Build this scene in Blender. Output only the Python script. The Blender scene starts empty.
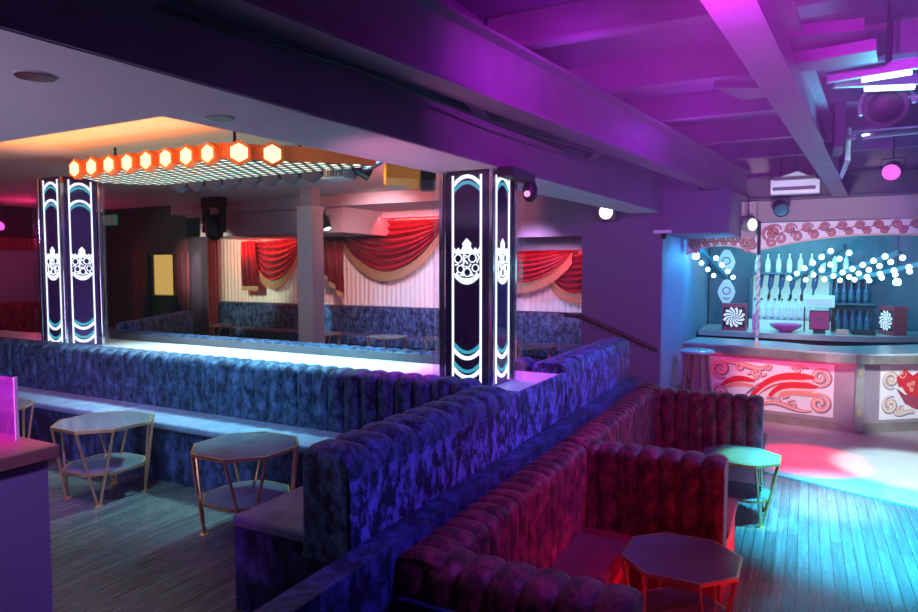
import bpy, bmesh, math, random
from mathutils import Vector, Matrix
R = math.radians
random.seed(7)
scene = bpy.context.scene
COL = scene.collection

# ------------------------------------------------------------------ camera
F, CX, CY, YAW, PIT, HC = 657., 459., 306., R(27.8), R(3.31), 2.1
cam = bpy.data.objects.new('camera', bpy.data.cameras.new('camera'))
COL.objects.link(cam)
cam.data.sensor_width = 36; cam.data.lens = F/918*36
cam.location = (0, 0, HC); cam.rotation_euler = (R(90)-PIT, 0, YAW)
cam.data.clip_start = .05; cam.data.clip_end = 200
scene.camera = cam

def _ray(x, y):
    f = Vector((-math.sin(YAW)*math.cos(PIT), math.cos(YAW)*math.cos(PIT), -math.sin(PIT)))
    r = Vector((math.cos(YAW), math.sin(YAW), 0)); u = r.cross(f)
    return f + r*((x-CX)/F) - u*((y-CY)/F)
def onz(x, y, z): d = _ray(x, y); return Vector((0, 0, HC)) + d*((z-HC)/d.z)
def ony(x, y, Y): d = _ray(x, y); return Vector((0, 0, HC)) + d*(Y/d.y)
def onx(x, y, X): d = _ray(x, y); return Vector((0, 0, HC)) + d*(X/d.x)

# ------------------------------------------------------------------ materials
def new_mat(name):
    m = bpy.data.materials.new(name); m.use_nodes = True
    nt = m.node_tree; b = nt.nodes['Principled BSDF']
    return m, nt, b
def plain(name, col, rough=.5, metal=0., spec=.5, noise=0., nscale=20., bump=0.):
    m, nt, b = new_mat(name)
    b.inputs['Base Color'].default_value = (*col, 1); b.inputs['Roughness'].default_value = rough
    b.inputs['Metallic'].default_value = metal; b.inputs['Specular IOR Level'].default_value = spec
    if noise or bump:
        tc = nt.nodes.new('ShaderNodeTexCoord'); n = nt.nodes.new('ShaderNodeTexNoise')
        n.inputs['Scale'].default_value = nscale; n.inputs['Detail'].default_value = 5
        nt.links.new(tc.outputs['Object'], n.inputs['Vector'])
        if noise:
            mx = nt.nodes.new('ShaderNodeMix'); mx.data_type = 'RGBA'
            mx.inputs[6].default_value = (*[c*(1-noise) for c in col], 1)
            mx.inputs[7].default_value = (*[min(1, c*(1+noise)) for c in col], 1)
            nt.links.new(n.outputs['Fac'], mx.inputs[0]); nt.links.new(mx.outputs[2], b.inputs['Base Color'])
        if bump:
            bp = nt.nodes.new('ShaderNodeBump'); bp.inputs['Strength'].default_value = bump
            bp.inputs['Distance'].default_value = .01
            nt.links.new(n.outputs['Fac'], bp.inputs['Height']); nt.links.new(bp.outputs['Normal'], b.inputs['Normal'])
    return m
def glow(name, col, s, base=(.05, .05, .05)):
    m, nt, b = new_mat(name)
    b.inputs['Base Color'].default_value = (*base, 1)
    b.inputs['Emission Color'].default_value = (*col, 1); b.inputs['Emission Strength'].default_value = s
    return m
def velvet(name, dark, light, scale=7., lo=.42, hi=.62, sheen=.6, tint=(1, 1, 1), rough=.55):
    """crushed velvet: patches of pile lying one way or the other"""
    m, nt, b = new_mat(name)
    tc = nt.nodes.new('ShaderNodeTexCoord'); n = nt.nodes.new('ShaderNodeTexNoise'); r = nt.nodes.new('ShaderNodeValToRGB')
    mp = nt.nodes.new('ShaderNodeMapping'); mp.inputs['Scale'].default_value = (1.2, 1.2, .75)
    nt.links.new(tc.outputs['Object'], mp.inputs['Vector'])
    n.inputs['Scale'].default_value = scale; n.inputs['Detail'].default_value = 10; n.inputs['Roughness'].default_value = .74
    n.inputs['Distortion'].default_value = .25
    nt.links.new(mp.outputs['Vector'], n.inputs['Vector']); nt.links.new(n.outputs['Fac'], r.inputs['Fac'])
    r.color_ramp.elements[0].position = lo; r.color_ramp.elements[0].color = (*dark, 1)
    r.color_ramp.elements[1].position = hi; r.color_ramp.elements[1].color = (*light, 1)
    nt.links.new(r.outputs['Color'], b.inputs['Base Color'])
    b.inputs['Roughness'].default_value = rough; b.inputs['Specular IOR Level'].default_value = .3
    b.inputs['Sheen Weight'].default_value = sheen; b.inputs['Sheen Roughness'].default_value = .35
    b.inputs['Sheen Tint'].default_value = (*tint, 1)
    bp = nt.nodes.new('ShaderNodeBump'); bp.inputs['Strength'].default_value = .35; bp.inputs['Distance'].default_value = .012
    nt.links.new(n.outputs['Fac'], bp.inputs['Height']); nt.links.new(bp.outputs['Normal'], b.inputs['Normal'])
    return m
def planks(name, c1, c2, mortar, rough=(.2, .42), w=.95, h=.075, spec=.6):
    m, nt, b = new_mat(name)
    tc = nt.nodes.new('ShaderNodeTexCoord'); mp = nt.nodes.new('ShaderNodeMapping')
    mp.inputs['Rotation'].default_value = (0, 0, R(90))
    br = nt.nodes.new('ShaderNodeTexBrick')
    br.inputs['Scale'].default_value = 1; br.inputs['Brick Width'].default_value = w; br.inputs['Row Height'].default_value = h
    br.inputs['Mortar Size'].default_value = .0025; br.inputs['Color1'].default_value = (*c1, 1)
    br.inputs['Color2'].default_value = (*c2, 1); br.inputs['Mortar'].default_value = (*mortar, 1); br.offset = .37
    nt.links.new(tc.outputs['Object'], mp.inputs['Vector']); nt.links.new(mp.outputs['Vector'], br.inputs['Vector'])
    m2 = nt.nodes.new('ShaderNodeMapping'); m2.inputs['Scale'].default_value = (34, 1.6, 10)
    n = nt.nodes.new('ShaderNodeTexNoise'); n.inputs['Scale'].default_value = 1; n.inputs['Detail'].default_value = 6
    nt.links.new(tc.outputs['Object'], m2.inputs['Vector']); nt.links.new(m2.outputs['Vector'], n.inputs['Vector'])
    mx = nt.nodes.new('ShaderNodeMix'); mx.data_type = 'RGBA'; mx.blend_type = 'MULTIPLY'; mx.inputs[0].default_value = .65
    gr = nt.nodes.new('ShaderNodeValToRGB'); gr.color_ramp.elements[0].position = .3; gr.color_ramp.elements[0].color = (.35, .35, .35, 1)
    gr.color_ramp.elements[1].position = .7
    nt.links.new(n.outputs['Fac'], gr.inputs['Fac'])
    nt.links.new(br.outputs['Color'], mx.inputs[6]); nt.links.new(gr.outputs['Color'], mx.inputs[7])
    nt.links.new(mx.outputs[2], b.inputs['Base Color'])
    mr = nt.nodes.new('ShaderNodeMapRange'); mr.inputs['To Min'].default_value = rough[0]; mr.inputs['To Max'].default_value = rough[1]
    nt.links.new(n.outputs['Fac'], mr.inputs['Value']); nt.links.new(mr.outputs['Result'], b.inputs['Roughness'])
    b.inputs['Specular IOR Level'].default_value = spec
    bp = nt.nodes.new('ShaderNodeBump'); bp.inputs['Strength'].default_value = .25; bp.inputs['Distance'].default_value = .004
    nt.links.new(n.outputs['Fac'], bp.inputs['Height']); nt.links.new(bp.outputs['Normal'], b.inputs['Normal'])
    return m
def clear(name, col=(1, 1, 1), mixf=.12, rough=.03):
    """thin clear sheet: mostly see-through with a little gloss"""
    m = bpy.data.materials.new(name); m.use_nodes = True; nt = m.node_tree
    for n in list(nt.nodes): nt.nodes.remove(n)
    o = nt.nodes.new('ShaderNodeOutputMaterial'); mx = nt.nodes.new('ShaderNodeMixShader')
    t = nt.nodes.new('ShaderNodeBsdfTransparent'); g = nt.nodes.new('ShaderNodeBsdfGlossy')
    t.inputs['Color'].default_value = (*col, 1); g.inputs['Roughness'].default_value = rough
    mx.inputs[0].default_value = mixf
    nt.links.new(t.outputs[0], mx.inputs[1]); nt.links.new(g.outputs[0], mx.inputs[2]); nt.links.new(mx.outputs[0], o.inputs['Surface'])
    return m
def led_grid(name):
    m, nt, b = new_mat(name)
    tc = nt.nodes.new('ShaderNodeTexCoord'); br = nt.nodes.new('ShaderNodeTexBrick')
    br.inputs['Scale'].default_value = 1; br.inputs['Brick Width'].default_value = .105; br.inputs['Row Height'].default_value = .10
    br.inputs['Mortar Size'].default_value = .028; br.inputs['Mortar Smooth'].default_value = .4; br.inputs['Color1'].default_value = (.62, .95, .85, 1)
    br.inputs['Color2'].default_value = (.95, .8, .62, 1); br.inputs['Mortar'].default_value = (0, 0, 0, 1); br.offset = .5
    nt.links.new(tc.outputs['Object'], br.inputs['Vector']); nt.links.new(br.outputs['Color'], b.inputs['Emission Color'])
    b.inputs['Emission Strength'].default_value = 1.5; b.inputs['Base Color'].default_value = (.03, .03, .03, 1)
    return m

M = dict(
 maroon=plain('maroon lens', (.10, .008, .025), .3),
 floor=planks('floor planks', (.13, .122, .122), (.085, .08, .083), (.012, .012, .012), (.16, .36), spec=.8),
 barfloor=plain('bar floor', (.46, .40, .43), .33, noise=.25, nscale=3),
 wall=plain('wall paint', (.20, .16, .24), .8, noise=.1, nscale=6),
 wallblue=plain('side wall panelling', (.18, .24, .38), .6, noise=.12, nscale=8),
 dark=plain('dark paint', (.032, .014, .03), .85, noise=.2, nscale=4),
 ceil=plain('ceiling paint', (.16, .11, .19), .85, noise=.3, nscale=2),
 soffit=plain('soffit plaster', (.60, .57, .58), .85, noise=.05, nscale=5),
 recess=plain('recess plaster', (.62, .55, .5), .8),
 fascia=plain('fascia paint', (.42, .33, .36), .8, noise=.08, nscale=5),
 ribwall=plain('ribbed cream panelling', (.78, .72, .64), .6),
 pillar=plain('pillar plaster', (.62, .56, .52), .8, noise=.15, nscale=5),
 steel=plain('painted steel', (.22, .18, .23), .5, .25, noise=.35, nscale=5),
 steeldark=plain('dark steel', (.11, .09, .12), .55, .2, noise=.3, nscale=6),
 black=plain('black metal', (.02, .02, .025), .45, .3),
 blackmat=plain('black fabric', (.012, .012, .015), .9),
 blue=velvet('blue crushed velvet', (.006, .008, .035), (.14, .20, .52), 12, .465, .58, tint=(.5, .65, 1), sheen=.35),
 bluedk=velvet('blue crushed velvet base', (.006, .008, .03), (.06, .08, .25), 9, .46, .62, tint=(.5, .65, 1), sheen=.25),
 blueseat=velvet('blue velvet seat', (.09, .12, .2), (.22, .28, .42), 5, .3, .7, sheen=.4, tint=(.7, .9, 1)),
 bluetuft=velvet('blue velvet tufts', (.006, .010, .036), (.085, .14, .29), 15, .43, .62, tint=(.5, .65, 1), sheen=.12),
 red=velvet('burgundy velvet', (.055, .003, .012), (.32, .03, .065), 12, .42, .64, sheen=.15, tint=(1, .5, .6)),
 redseat=velvet('burgundy velvet seat', (.16, .012, .03), (.24, .02, .045), 5, .3, .7, sheen=.3, tint=(1, .5, .6)),
 redbase=plain('red velvet base', (.55, .02, .04), .7),
 curtain=velvet('red velvet drape', (.09, .003, .010), (.27, .012, .022), 5, .3, .7, sheen=.5, tint=(1, .4, .5)),
 fringe=plain('gold fringe', (.40, .25, .12), .55, noise=.4, nscale=60),
 brass=plain('brushed brass', (.72, .50, .24), .32, .9),
 top=plain('smoked mirror top', (.14, .15, .16), .16, 0., .9, noise=.35, nscale=5),
 mirror=plain('dark mirror', (.035, .025, .06), .06, 0, .9),
 chrome=plain('chrome', (.75, .75, .8), .12, 1.),
 acryl=clear('clear acrylic', (.97, .96, 1), .035, .12),
 glassclear=clear('clear glass', (.9, .97, 1), .18),
 white=glow('white light line', (.85, .95, 1), 1.5),
 teal=glow('teal light line', (.05, .55, .70), .8),
 hexlamp=glow('amber lamp', (1, .62, .28), 2.6),
 hexcase=plain('hex lamp case', (.70, .20, .05), .5),
 led=led_grid('led ceiling panel'),
 stage=plain('stage vinyl', (.78, .80, .82), .35, noise=.05, nscale=2),
 counter=plain('bar counter top', (.55, .62, .62), .25, .3, noise=.2, nscale=7),
 counteredge=plain('bar counter edge', (.42, .36, .30), .35, .6, noise=.45, nscale=5),
 barfront=plain('bar front panelling', (.40, .30, .34), .45, .2, noise=.25, nscale=4),
 cream=plain('cream panel', (.86, .80, .78), .5),
 pred=plain('painted red', (.72, .02, .03), .45), porange=plain('painted coral', (.88, .30, .20), .45),
 pgold=plain('painted gold', (.70, .48, .33), .45), pblue=plain('painted slate', (.16, .18, .34), .5),
 ppink=plain('painted pale pink', (.95, .66, .58), .45), pmaroon=plain('painted maroon', (.38, .05, .09), .5),
 bulb=glow('cyan white bulb', (.45, .95, 1), 6), batten=plain('blue batten', (.03, .20, .28), .5),
 pinkled=glow('pink led strip', (1, .05, .28), 5), redled=glow('red led strip', (1, .04, .06), 6),
 cyanled=glow('cyan strip', (.25, .95, .8), 1.0), tube=glow('cyan tube lamp', (.45, .95, 1), 5),
 wood=plain('dark wood', (.10, .05, .05), .45, noise=.3, nscale=9), podtop=plain('podium wood', (.34, .17, .12), .4, noise=.25, nscale=9),
 podium=plain('podium body', (.30, .24, .38), .7), stool=plain('stool wood', (.30, .16, .12), .5),
 magenta=glow('magenta lamp', (1, .06, .62), 2.6), lampwhite=glow('white lamp lens', (.95, .95, 1), 2.5),
 yellow=glow('yellow flood lens', (.85, 1, .35), 3.2), green=glow('green exit glow', (.15, .6, .4), .12), gled=glow('green led', (.3, 1, .5), 3),
 pinkdim=glow('pink lamp lens', (1, .4, .75), 1.2), signwhite=plain('sign white', (.9, .95, .95), .5),
 bottle=plain('clear glass bottle', (.60, .80, .84), .08, 0, .9), bottledk=plain('blue glass bottle', (.03, .10, .22), .08, 0, .9),
 shelflit=glow('lit bottle shelf', (.40, .95, .88), .45, (.3, .5, .5)), barback=plain('bar back panel', (.03, .14, .20), .5, noise=.4, nscale=6),
 screen=glow('purple screen', (.7, .04, .5), .3), label=plain('bottle label', (.75, .86, .88), .5),
 orange=plain('orange fixture shell', (.85, .36, .05), .45), grey=plain('grey fixture', (.45, .52, .52), .45, .3),
 gold=glow('warm glowing mirror', (1, .62, .16), .55), burg=plain('burgundy drape', (.10, .008, .02), .85), panelgrey=plain('grey drape', (.22, .20, .30), .8),
 pinkmark=plain('pink card', (.9, .2, .5), .5), terracotta=plain('terracotta box', (.75, .38, .28), .6),
)

# ------------------------------------------------------------------ builders
OFF = {}
def off(o): return OFF.get(o.name, Vector((0, 0, 0))) if o else Vector((0, 0, 0))
class MB:
    def __init__(s): s.bm = bmesh.new()
    def box(s, x0, x1, y0, y1, z0, z1, bev=0):
        v = [s.bm.verts.new(p) for p in ((x0, y0, z0), (x1, y0, z0), (x1, y1, z0), (x0, y1, z0), (x0, y0, z1), (x1, y0, z1), (x1, y1, z1), (x0, y1, z1))]
        fs = [s.bm.faces.new([v[i] for i in q]) for q in ((3, 2, 1, 0), (4, 5, 6, 7), (0, 1, 5, 4), (1, 2, 6, 5), (2, 3, 7, 6), (3, 0, 4, 7))]
        if bev:
            es = list({e for f in fs for e in f.edges})
            bmesh.ops.bevel(s.bm, geom=es, offset=bev, segments=3, affect='EDGES', profile=.5)
        return s
    def xbox(s, c, ax, ay, az, hx, hy, hz, bev=0):
        """box at c with half sizes along three axes"""
        c = Vector(c); ax, ay, az = Vector(ax).normalized(), Vector(ay).normalized(), Vector(az).normalized()
        v = []
        for dz in (-1, 1):
            for dx, dy in ((-1, -1), (1, -1), (1, 1), (-1, 1)):
                v.append(s.bm.verts.new(c+ax*dx*hx+ay*dy*hy+az*dz*hz))
        fs = [s.bm.faces.new([v[i] for i in q]) for q in ((3, 2, 1, 0), (4, 5, 6, 7), (0, 1, 5, 4), (1, 2, 6, 5), (2, 3, 7, 6), (3, 0, 4, 7))]
        if bev:
            es = list({e for f in fs for e in f.edges})
            bmesh.ops.bevel(s.bm, geom=es, offset=bev, segments=2, affect='EDGES', profile=.5)
        return s
    def prism(s, pts, z0, z1):
        a = [s.bm.verts.new((p[0], p[1], z0)) for p in pts]; b = [s.bm.verts.new((p[0], p[1], z1)) for p in pts]
        n = len(pts); s.bm.faces.new(a[::-1]); s.bm.faces.new(b)
        for i in range(n): s.bm.faces.new((a[i], a[(i+1) % n], b[(i+1) % n], b[i]))
        return s
    def loft(s, rings, cap=True, closed=True):
        vs = [[s.bm.verts.new(p) for p in r] for r in rings]
        for a, b in zip(vs, vs[1:]):
            n = len(a)
            for i in range(n if closed else n-1):
                s.bm.faces.new((a[i], a[(i+1) % n], b[(i+1) % n], b[i]))
        if cap and closed:
            s.bm.faces.new(vs[0][::-1]); s.bm.faces.new(vs[-1])
        return s
    def tube(s, pts, r, n=8, r1=None):
        pts = [Vector(p) for p in pts]; rings = []
        up = Vector((0, 0, 1))
        for i, p in enumerate(pts):
            d = (pts[min(i+1, len(pts)-1)]-pts[max(i-1, 0)]).normalized()
            a = d.cross(up if abs(d.z) < .95 else Vector((1, 0, 0))).normalized(); b = d.cross(a)
            rr = r if r1 is None else r+(r1-r)*i/max(1, len(pts)-1)
            rings.append([p+(a*math.cos(2*math.pi*k/n)+b*math.sin(2*math.pi*k/n))*rr for k in range(n)])
        return s.loft(rings)
    def lathe(s, c, prof, n=20, axis=(0, 0, 1)):
        c = Vector(c); w = Vector(axis).normalized()
        a = w.orthogonal().normalized(); b = w.cross(a)
        rings = [[c+w*h+(a*math.cos(2*math.pi*k/n)+b*math.sin(2*math.pi*k/n))*max(r, 1e-4) for k in range(n)] for r, h in prof]
        return s.loft(rings)
    def poly(s, pts):
        s.bm.faces.new([s.bm.verts.new(p) for p in pts]); return s
    def slab(s, pts2, fr, d0, d1):
        """2-D outline on a frame (origin, su, sv, normal), extruded from d0 to d1 along the normal"""
        o, su, sv, nn = fr
        a = [s.bm.verts.new(o+su*p[0]+sv*p[1]+nn*d0) for p in pts2]; b = [s.bm.verts.new(o+su*p[0]+sv*p[1]+nn*d1) for p in pts2]
        n = len(pts2); s.bm.faces.new(a[::-1]); s.bm.faces.new(b)
        for i in range(n): s.bm.faces.new((a[i], a[(i+1) % n], b[(i+1) % n], b[i]))
        return s
    def ribbon(s, pts, w, fr, d0, d1):
        """flat band of varying width along a 2-D line on a frame, extruded"""
        o, su, sv, nn = fr; rings = []
        for i, p in enumerate(pts):
            q = pts[min(i+1, len(pts)-1)]; r = pts[max(i-1, 0)]
            dx, dy = q[0]-r[0], q[1]-r[1]; L = math.hypot(dx, dy) or 1
            ww = w[i]/2 if isinstance(w, (list, tuple)) else w/2
            nx, ny = -dy/L*ww, dx/L*ww
            e = lambda x, y, d: o+su*x+sv*y+nn*d
            rings.append([e(p[0]-nx, p[1]-ny, d0), e(p[0]+nx, p[1]+ny, d0), e(p[0]+nx, p[1]+ny, d1), e(p[0]-nx, p[1]-ny, d1)])
        return s.loft(rings)
    def build(s, name, mat, parent=None, smooth=False, local=False, origin=None):
        bmesh.ops.recalc_face_normals(s.bm, faces=s.bm.faces[:])
        me = bpy.data.meshes.new(name); o = bpy.data.objects.new(name, me)
        ov = Vector((0, 0, 0))
        if not local:
            ov = off(parent) if parent else Vector(origin or (0, 0, 0))
        if ov.length: bmesh.ops.translate(s.bm, verts=s.bm.verts[:], vec=-ov)
        s.bm.to_mesh(me); s.bm.free()
        if smooth:
            for p in me.polygons: p.use_smooth = True
            try: me.set_sharp_from_angle(angle=R(40))
            except Exception: pass
        me.materials.append(mat); COL.objects.link(o)
        if parent: o.parent = parent
        elif ov.length: o.location = ov
        OFF[o.name] = ov
        return o
def tag(o, label=None, cat=None, group=None, kind=None):
    if label: o['label'] = label
    if cat: o['category'] = cat
    if group: o['group'] = group
    if kind: o['kind'] = kind
    return o
def thing(name, label, cat, loc=(0, 0, 0), rz=0, group=None):
    o = bpy.data.objects.new(name, None); COL.objects.link(o); o.empty_display_size = .1
    o.location = loc; o.rotation_euler = (0, 0, rz); OFF[o.name] = Vector(loc)
    return tag(o, label, cat, group)
def struct(o): o['kind'] = 'structure'; return o
def copy_tree(o, parent=None):
    c = o.copy(); COL.objects.link(c)
    if parent: c.parent = parent
    OFF[c.name] = off(o)
    for ch in [k for k in o.children]: copy_tree(ch, c)
    return c
def frame3(o, su, sv):
    su, sv = Vector(su).normalized(), Vector(sv).normalized()
    return (Vector(o), su, sv, su.cross(sv).normalized())

def channel_back(p0, p1, front, z0, z1, t, n, bulge=.03, flat_front=False, sub=8, bulge_rear=0.):
    """channel-tufted backrest. p0->p1: rear line, front: 2-D unit normal to the sitting side"""
    p0, p1, fv = Vector((*p0, 0)), Vector((*p1, 0)), Vector((*front, 0))
    r = t*.5
    hc = min(.07, r*.6)
    prof = [(0, z0, 0), (0, z1-hc, 0)]
    for k in range(1, 8):
        a = math.pi*k/8
        ca, sa = math.cos(a), math.sin(a)
        prof.append((t/2-math.copysign(abs(ca)**.7, ca)*t/2, z1-hc+sa**.8*hc, 1))
    prof += [(t, z1-hc, 1), (t, (z0+z1)/2, 1), (t, z0+.05, .8), (t, z0, .3)]
    N = n*sub; rings = []
    for i in range(N+1):
        u = i/N; ph = (u*n) % 1.0
        if i == N: ph = 0
        b = (abs(math.sin(math.pi*ph))**.45-.75)*bulge
        
        ring = []
        for j, (d, z, w) in enumerate(prof):
            ww = w
            if flat_front and d >= t*.85: ww = 0
            if 2 <= j <= 8:
                a = math.pi*(j-1)/8
                dd, dz = -math.cos(a)*b*ww, math.sin(a)*b*ww
                if a < math.pi/2: dd *= .15
            elif j > 8: dd, dz = b*ww, 0
            else: dd, dz = 0, 0
            ring.append(p0+(p1-p0)*u+fv*(d+dd)+Vector((0, 0, z+dz)))
        rings.append(ring)
    return MB().loft(rings)

# ------------------------------------------------------------------ room shell
T = .5                                             # height of the raised tier
XP, XL = -1.58, -1.45                              # velvet panel face, outer face of the ledge wall
s = MB().box(XL, 5.2, -3, 12.6, -.2, 0).build('floor', M['floor']); struct(s)
s = MB().box(-12.8, XL, -3, 12.6, -.2, T).build('floor', M['floor']); struct(s)
# bar floor: paler smooth floor in front of the bar
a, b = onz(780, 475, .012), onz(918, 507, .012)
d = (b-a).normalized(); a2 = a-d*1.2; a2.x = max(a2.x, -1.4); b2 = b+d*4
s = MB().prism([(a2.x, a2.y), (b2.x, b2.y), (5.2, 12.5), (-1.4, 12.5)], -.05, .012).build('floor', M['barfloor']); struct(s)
ZC = 3.62
s = MB().box(-12.8, 5.2, -3, 12.6, ZC, ZC+.15).build('ceiling', M['ceil']); struct(s)
s = MB().box(-12.8, -12.65, -3, 12.6, T, ZC).build('wall_left', M['dark']); struct(s)
s = MB().box(5.2, 5.35, -3, 12.6, 0, ZC).build('wall_right', M['wall']); struct(s)
s = MB().box(-12.8, 5.35, 12.6, 12.75, 0, ZC).build('wall_back', M['dark']); struct(s)
s = MB().box(-12.8, 5.35, -3.15, -3, 0, ZC).build('wall_front', M['dark']); struct(s)

# soffit over the stage: near slab, right strip, recess ceiling
ZS = 2.75
def sx(y): return -1.95+.062*(y-1.2)               # outer edge runs a little askew
m = MB()
m.prism([(-12.6, -2.9), (sx(-2.9), -2.9), (sx(1.94), 1.94), (-12.6, 1.94)], ZS, ZC-.01)
m.prism([(sx(1.94)-.56, 1.94), (sx(1.94), 1.94), (sx(7.95), 7.95), (sx(7.95)-.34, 7.95)], ZS, ZC-.01)
s = m.build('ceiling', M['soffit']); struct(s)
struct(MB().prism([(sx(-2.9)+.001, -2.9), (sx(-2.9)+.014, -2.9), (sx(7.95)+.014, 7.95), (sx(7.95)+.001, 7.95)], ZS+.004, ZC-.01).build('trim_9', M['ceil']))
s = MB().prism([(-12.6, 1.95), (sx(1.95)-.57, 1.95), (sx(7.9)-.36, 7.95), (-12.6, 7.95)], 3.2, ZC-.01).build('ceiling', M['recess']); struct(s)

# bulkhead over the alcove: three fascias of different drop, ceilings behind
YB = 8.0
m = MB().box(-6.45, -3.7, YB, 9.9, 3.06, ZC-.01); m.box(-6.45, -3.7, 9.42, 9.5, 2.95, 3.06); m.box(-6.45, -3.7, YB+.02, YB+.1, 3.04, 3.06)
struct(m.build('trim_1', M['fascia']))
m = MB().box(-3.7, -.78, YB, 9.55, 2.5, 2.985); m.box(-3.7, -1.12, YB, 9.55, 2.985, ZC-.01)
struct(m.build('trim_2', M['wall']))
m = MB().box(-10.0, -6.45, YB+.3, 9.9, 2.66, 3.04); m.box(-10.0, -6.45, YB, 9.9, 3.04, ZC-.01)
struct(m.build('trim_3', M['fascia']))
# projecting wall block right of the alcove with its bar-side face
struct(MB().box(-2.48, -1.52, YB, 9.55, 0, 2.5).build('wall_right', M['wall']))
struct(MB().box(-1.66, -1.52, 9.55, 12.55, 0, 3.0).build('wall_right', M['wallblue']))
struct(MB().box(-1.53, -1.505, YB+.01, 9.56, 0, 2.498).build('trim_4', M['wallblue']))
# alcove back wall of vertical ribs
rings = []
n = 90; x0, x1, yw = -11.4, -2.5, 9.82
for i in range(n*8+1):
    x = x0+(x1-x0)*i/(n*8); dy = .035*abs(math.sin(math.pi*i/8))**.6
    rings.append([Vector((x, yw-dy, T)), Vector((x, yw-dy, 3.05)), Vector((x, yw+.1, 3.05)), Vector((x, yw+.1, T))])
struct(MB().loft(rings).build('wall_back', M['ribwall']))
struct(MB().box(-4.2, -2.48, 9.1, 9.8, 2.36, 2.5).build('trim_5', M['fascia']))
# dark far-left wall with a doorway
m = MB(); m.box(-12.64, -11.15, 8.3, 8.45, T, ZC-.01); m.box(-10.1, -9.62, 8.3, 8.45, T, 3.0); m.box(-11.15, -10.1, 8.3, 8.45, 2.35, 3.0)
m.box(-11.15, -10.0, 8.3, 8.45, 3.0, ZC-.01)
struct(m.build('wall_back', M['dark']))
struct(MB().prism([(-9.74, 8.45), (-9.62, 8.45), (-11.2, 9.8), (-11.32, 9.8)], T, 3.0).build('wall_left', M['dark']))
# ledge wall between tier and red booths
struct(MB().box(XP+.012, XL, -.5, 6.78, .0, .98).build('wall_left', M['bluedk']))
# wall over the bar
struct(MB().box(-1.5, 5.1, 9.85, 9.98, 2.72, ZC-.01).build('wall_back', M['fascia']))
struct(MB().box(-1.0, -.6, 9.58, 9.8, 2.5, 2.98).build('trim_6', M['fascia']))
struct(MB().box(-1.5, 5.1, 12.3, 12.55, 0, 2.99).build('wall_back', M['barback']))
struct(MB().box(-1.5, 5.1, 9.99, 12.5, 2.86, 2.99).build('ceiling', M['barback']))

# ------------------------------------------------------------------ stage
st = thing('stage', 'long white catwalk stage lit cyan between two blue tufted sofas', 'stage', (-5, 4.3, T))
MB().box(-9.6, XP-.02, 3.875, 4.715, T, 1.26).build('platform', M['dark'], st)
MB().box(-9.6, XP-.02, 3.875, 4.715, 1.26, 1.3).build('deck', M['stage'], st)
tag(MB().box(XP-.02, XP, 3.875, 4.715, .98, 1.315).build('side_panel', M['blue'], st), 'blue velvet end panel')

# ------------------------------------------------------------------ blue sofas round the stage
def sofa(label, cat='sofa', loc=(0, 0, 0), name='tufted_sofa'): return thing(name, label, cat, loc)
sa = sofa('long blue crushed velvet tufted sofa running in front of the catwalk', loc=(-4, 3.4, T))
channel_back((-1.85, 3.86), (-8.9, 3.86), (0, -1), .93, 1.38, .23, 50, .042).build('backrest', M['bluetuft'], sa, True)
for x0, x1 in ((-8.9, -7.0), (-6.98, -4.97), (-4.95, -2.35)):
    MB().box(x0, x1, 3.24, 3.64, .895, .95, .02).build('seat_cushion', M['blueseat'], sa, True)
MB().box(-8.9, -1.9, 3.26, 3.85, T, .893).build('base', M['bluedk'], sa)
channel_back((XP, 2.06), (XP, 3.70), (-1, 0), .90, 1.37, .26, 9, .045).build('return_backrest', M['bluetuft'], sa, True)
tag(MB().box(XP-.008, XP+.006, 2.06, 3.70, .98, 1.25).build('return_back_panel', M['blue'], sa), 'flat blue velvet outer panel')
tag(MB().box(XP-.24, XP, 3.705, 3.865, .90, 1.312).build('corner_block', M['blue'], sa), 'low blue velvet corner block')
MB().box(-2.34, -1.84, 2.16, 3.24, .895, .95, .02).build('return_seat_cushion', M['blueseat'], sa, True)
MB().box(-2.33, -1.60, 2.17, 3.28, T, .893).build('return_base', M['bluedk'], sa)

sb = sofa('blue crushed velvet sofa backing onto the far side of the catwalk', loc=(-5, 5.0, T))
channel_back((-1.9, 4.74), (-7.5, 4.74), (0, 1), .93, 1.385, .22, 40, .03).build('backrest', M['bluetuft'], sb, True)
tag(MB().box(-7.5, -1.9, 4.72, 4.735, 1.3, 1.37).build('back_trim', M['steeldark'], sb), 'grey green trim strip')
MB().box(-7.5, -1.9, 4.80, 5.5, T, .82).build('base', M['bluedk'], sb)
MB().box(-7.5, -2.4, 5.0, 5.52, .82, .95, .03).build('seat_cushion', M['blueseat'], sb, True)
m = channel_back((XP, 4.72), (XP, 6.76), (-1, 0), .80, 1.385, .28, 11, .010); m.build('return_backrest', M['blue'], sb, True)
tag(MB().box(XP-.006, XP+.008, 4.72, 6.76, .98, 1.26).build('return_back_panel', M['blue'], sb), 'flat blue velvet outer panel')
MB().box(-2.4, -1.6, 5.5, 6.7, T, .80).build('return_base', M['bluedk'], sb)
MB().box(-2.42, -1.9, 5.54, 6.7, .80, .93, .02).build('return_seat_cushion', M['blueseat'], sb, True)

sc_ = sofa('diagonal sofa left beyond the catwalk with red lit top edge', loc=(-8.2, 6.2, T))
p0, p1 = Vector((-7.9, 5.65)), Vector((-9.2, 7.75)); dv = (p1-p0).normalized(); nv = Vector((-dv.y, dv.x))
channel_back(p0, p1, (nv.x, nv.y), T, 1.38, .2, 16, .015).build('backrest', M['blue'], sc_, True)
m = MB().xbox((*( (p0+p1)/2+nv*.45), .7), (*dv, 0), (*nv, 0), (0, 0, 1), 1.2, .25, .2, .03); m.build('seat_cushion', M['blueseat'], sc_, True)

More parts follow.
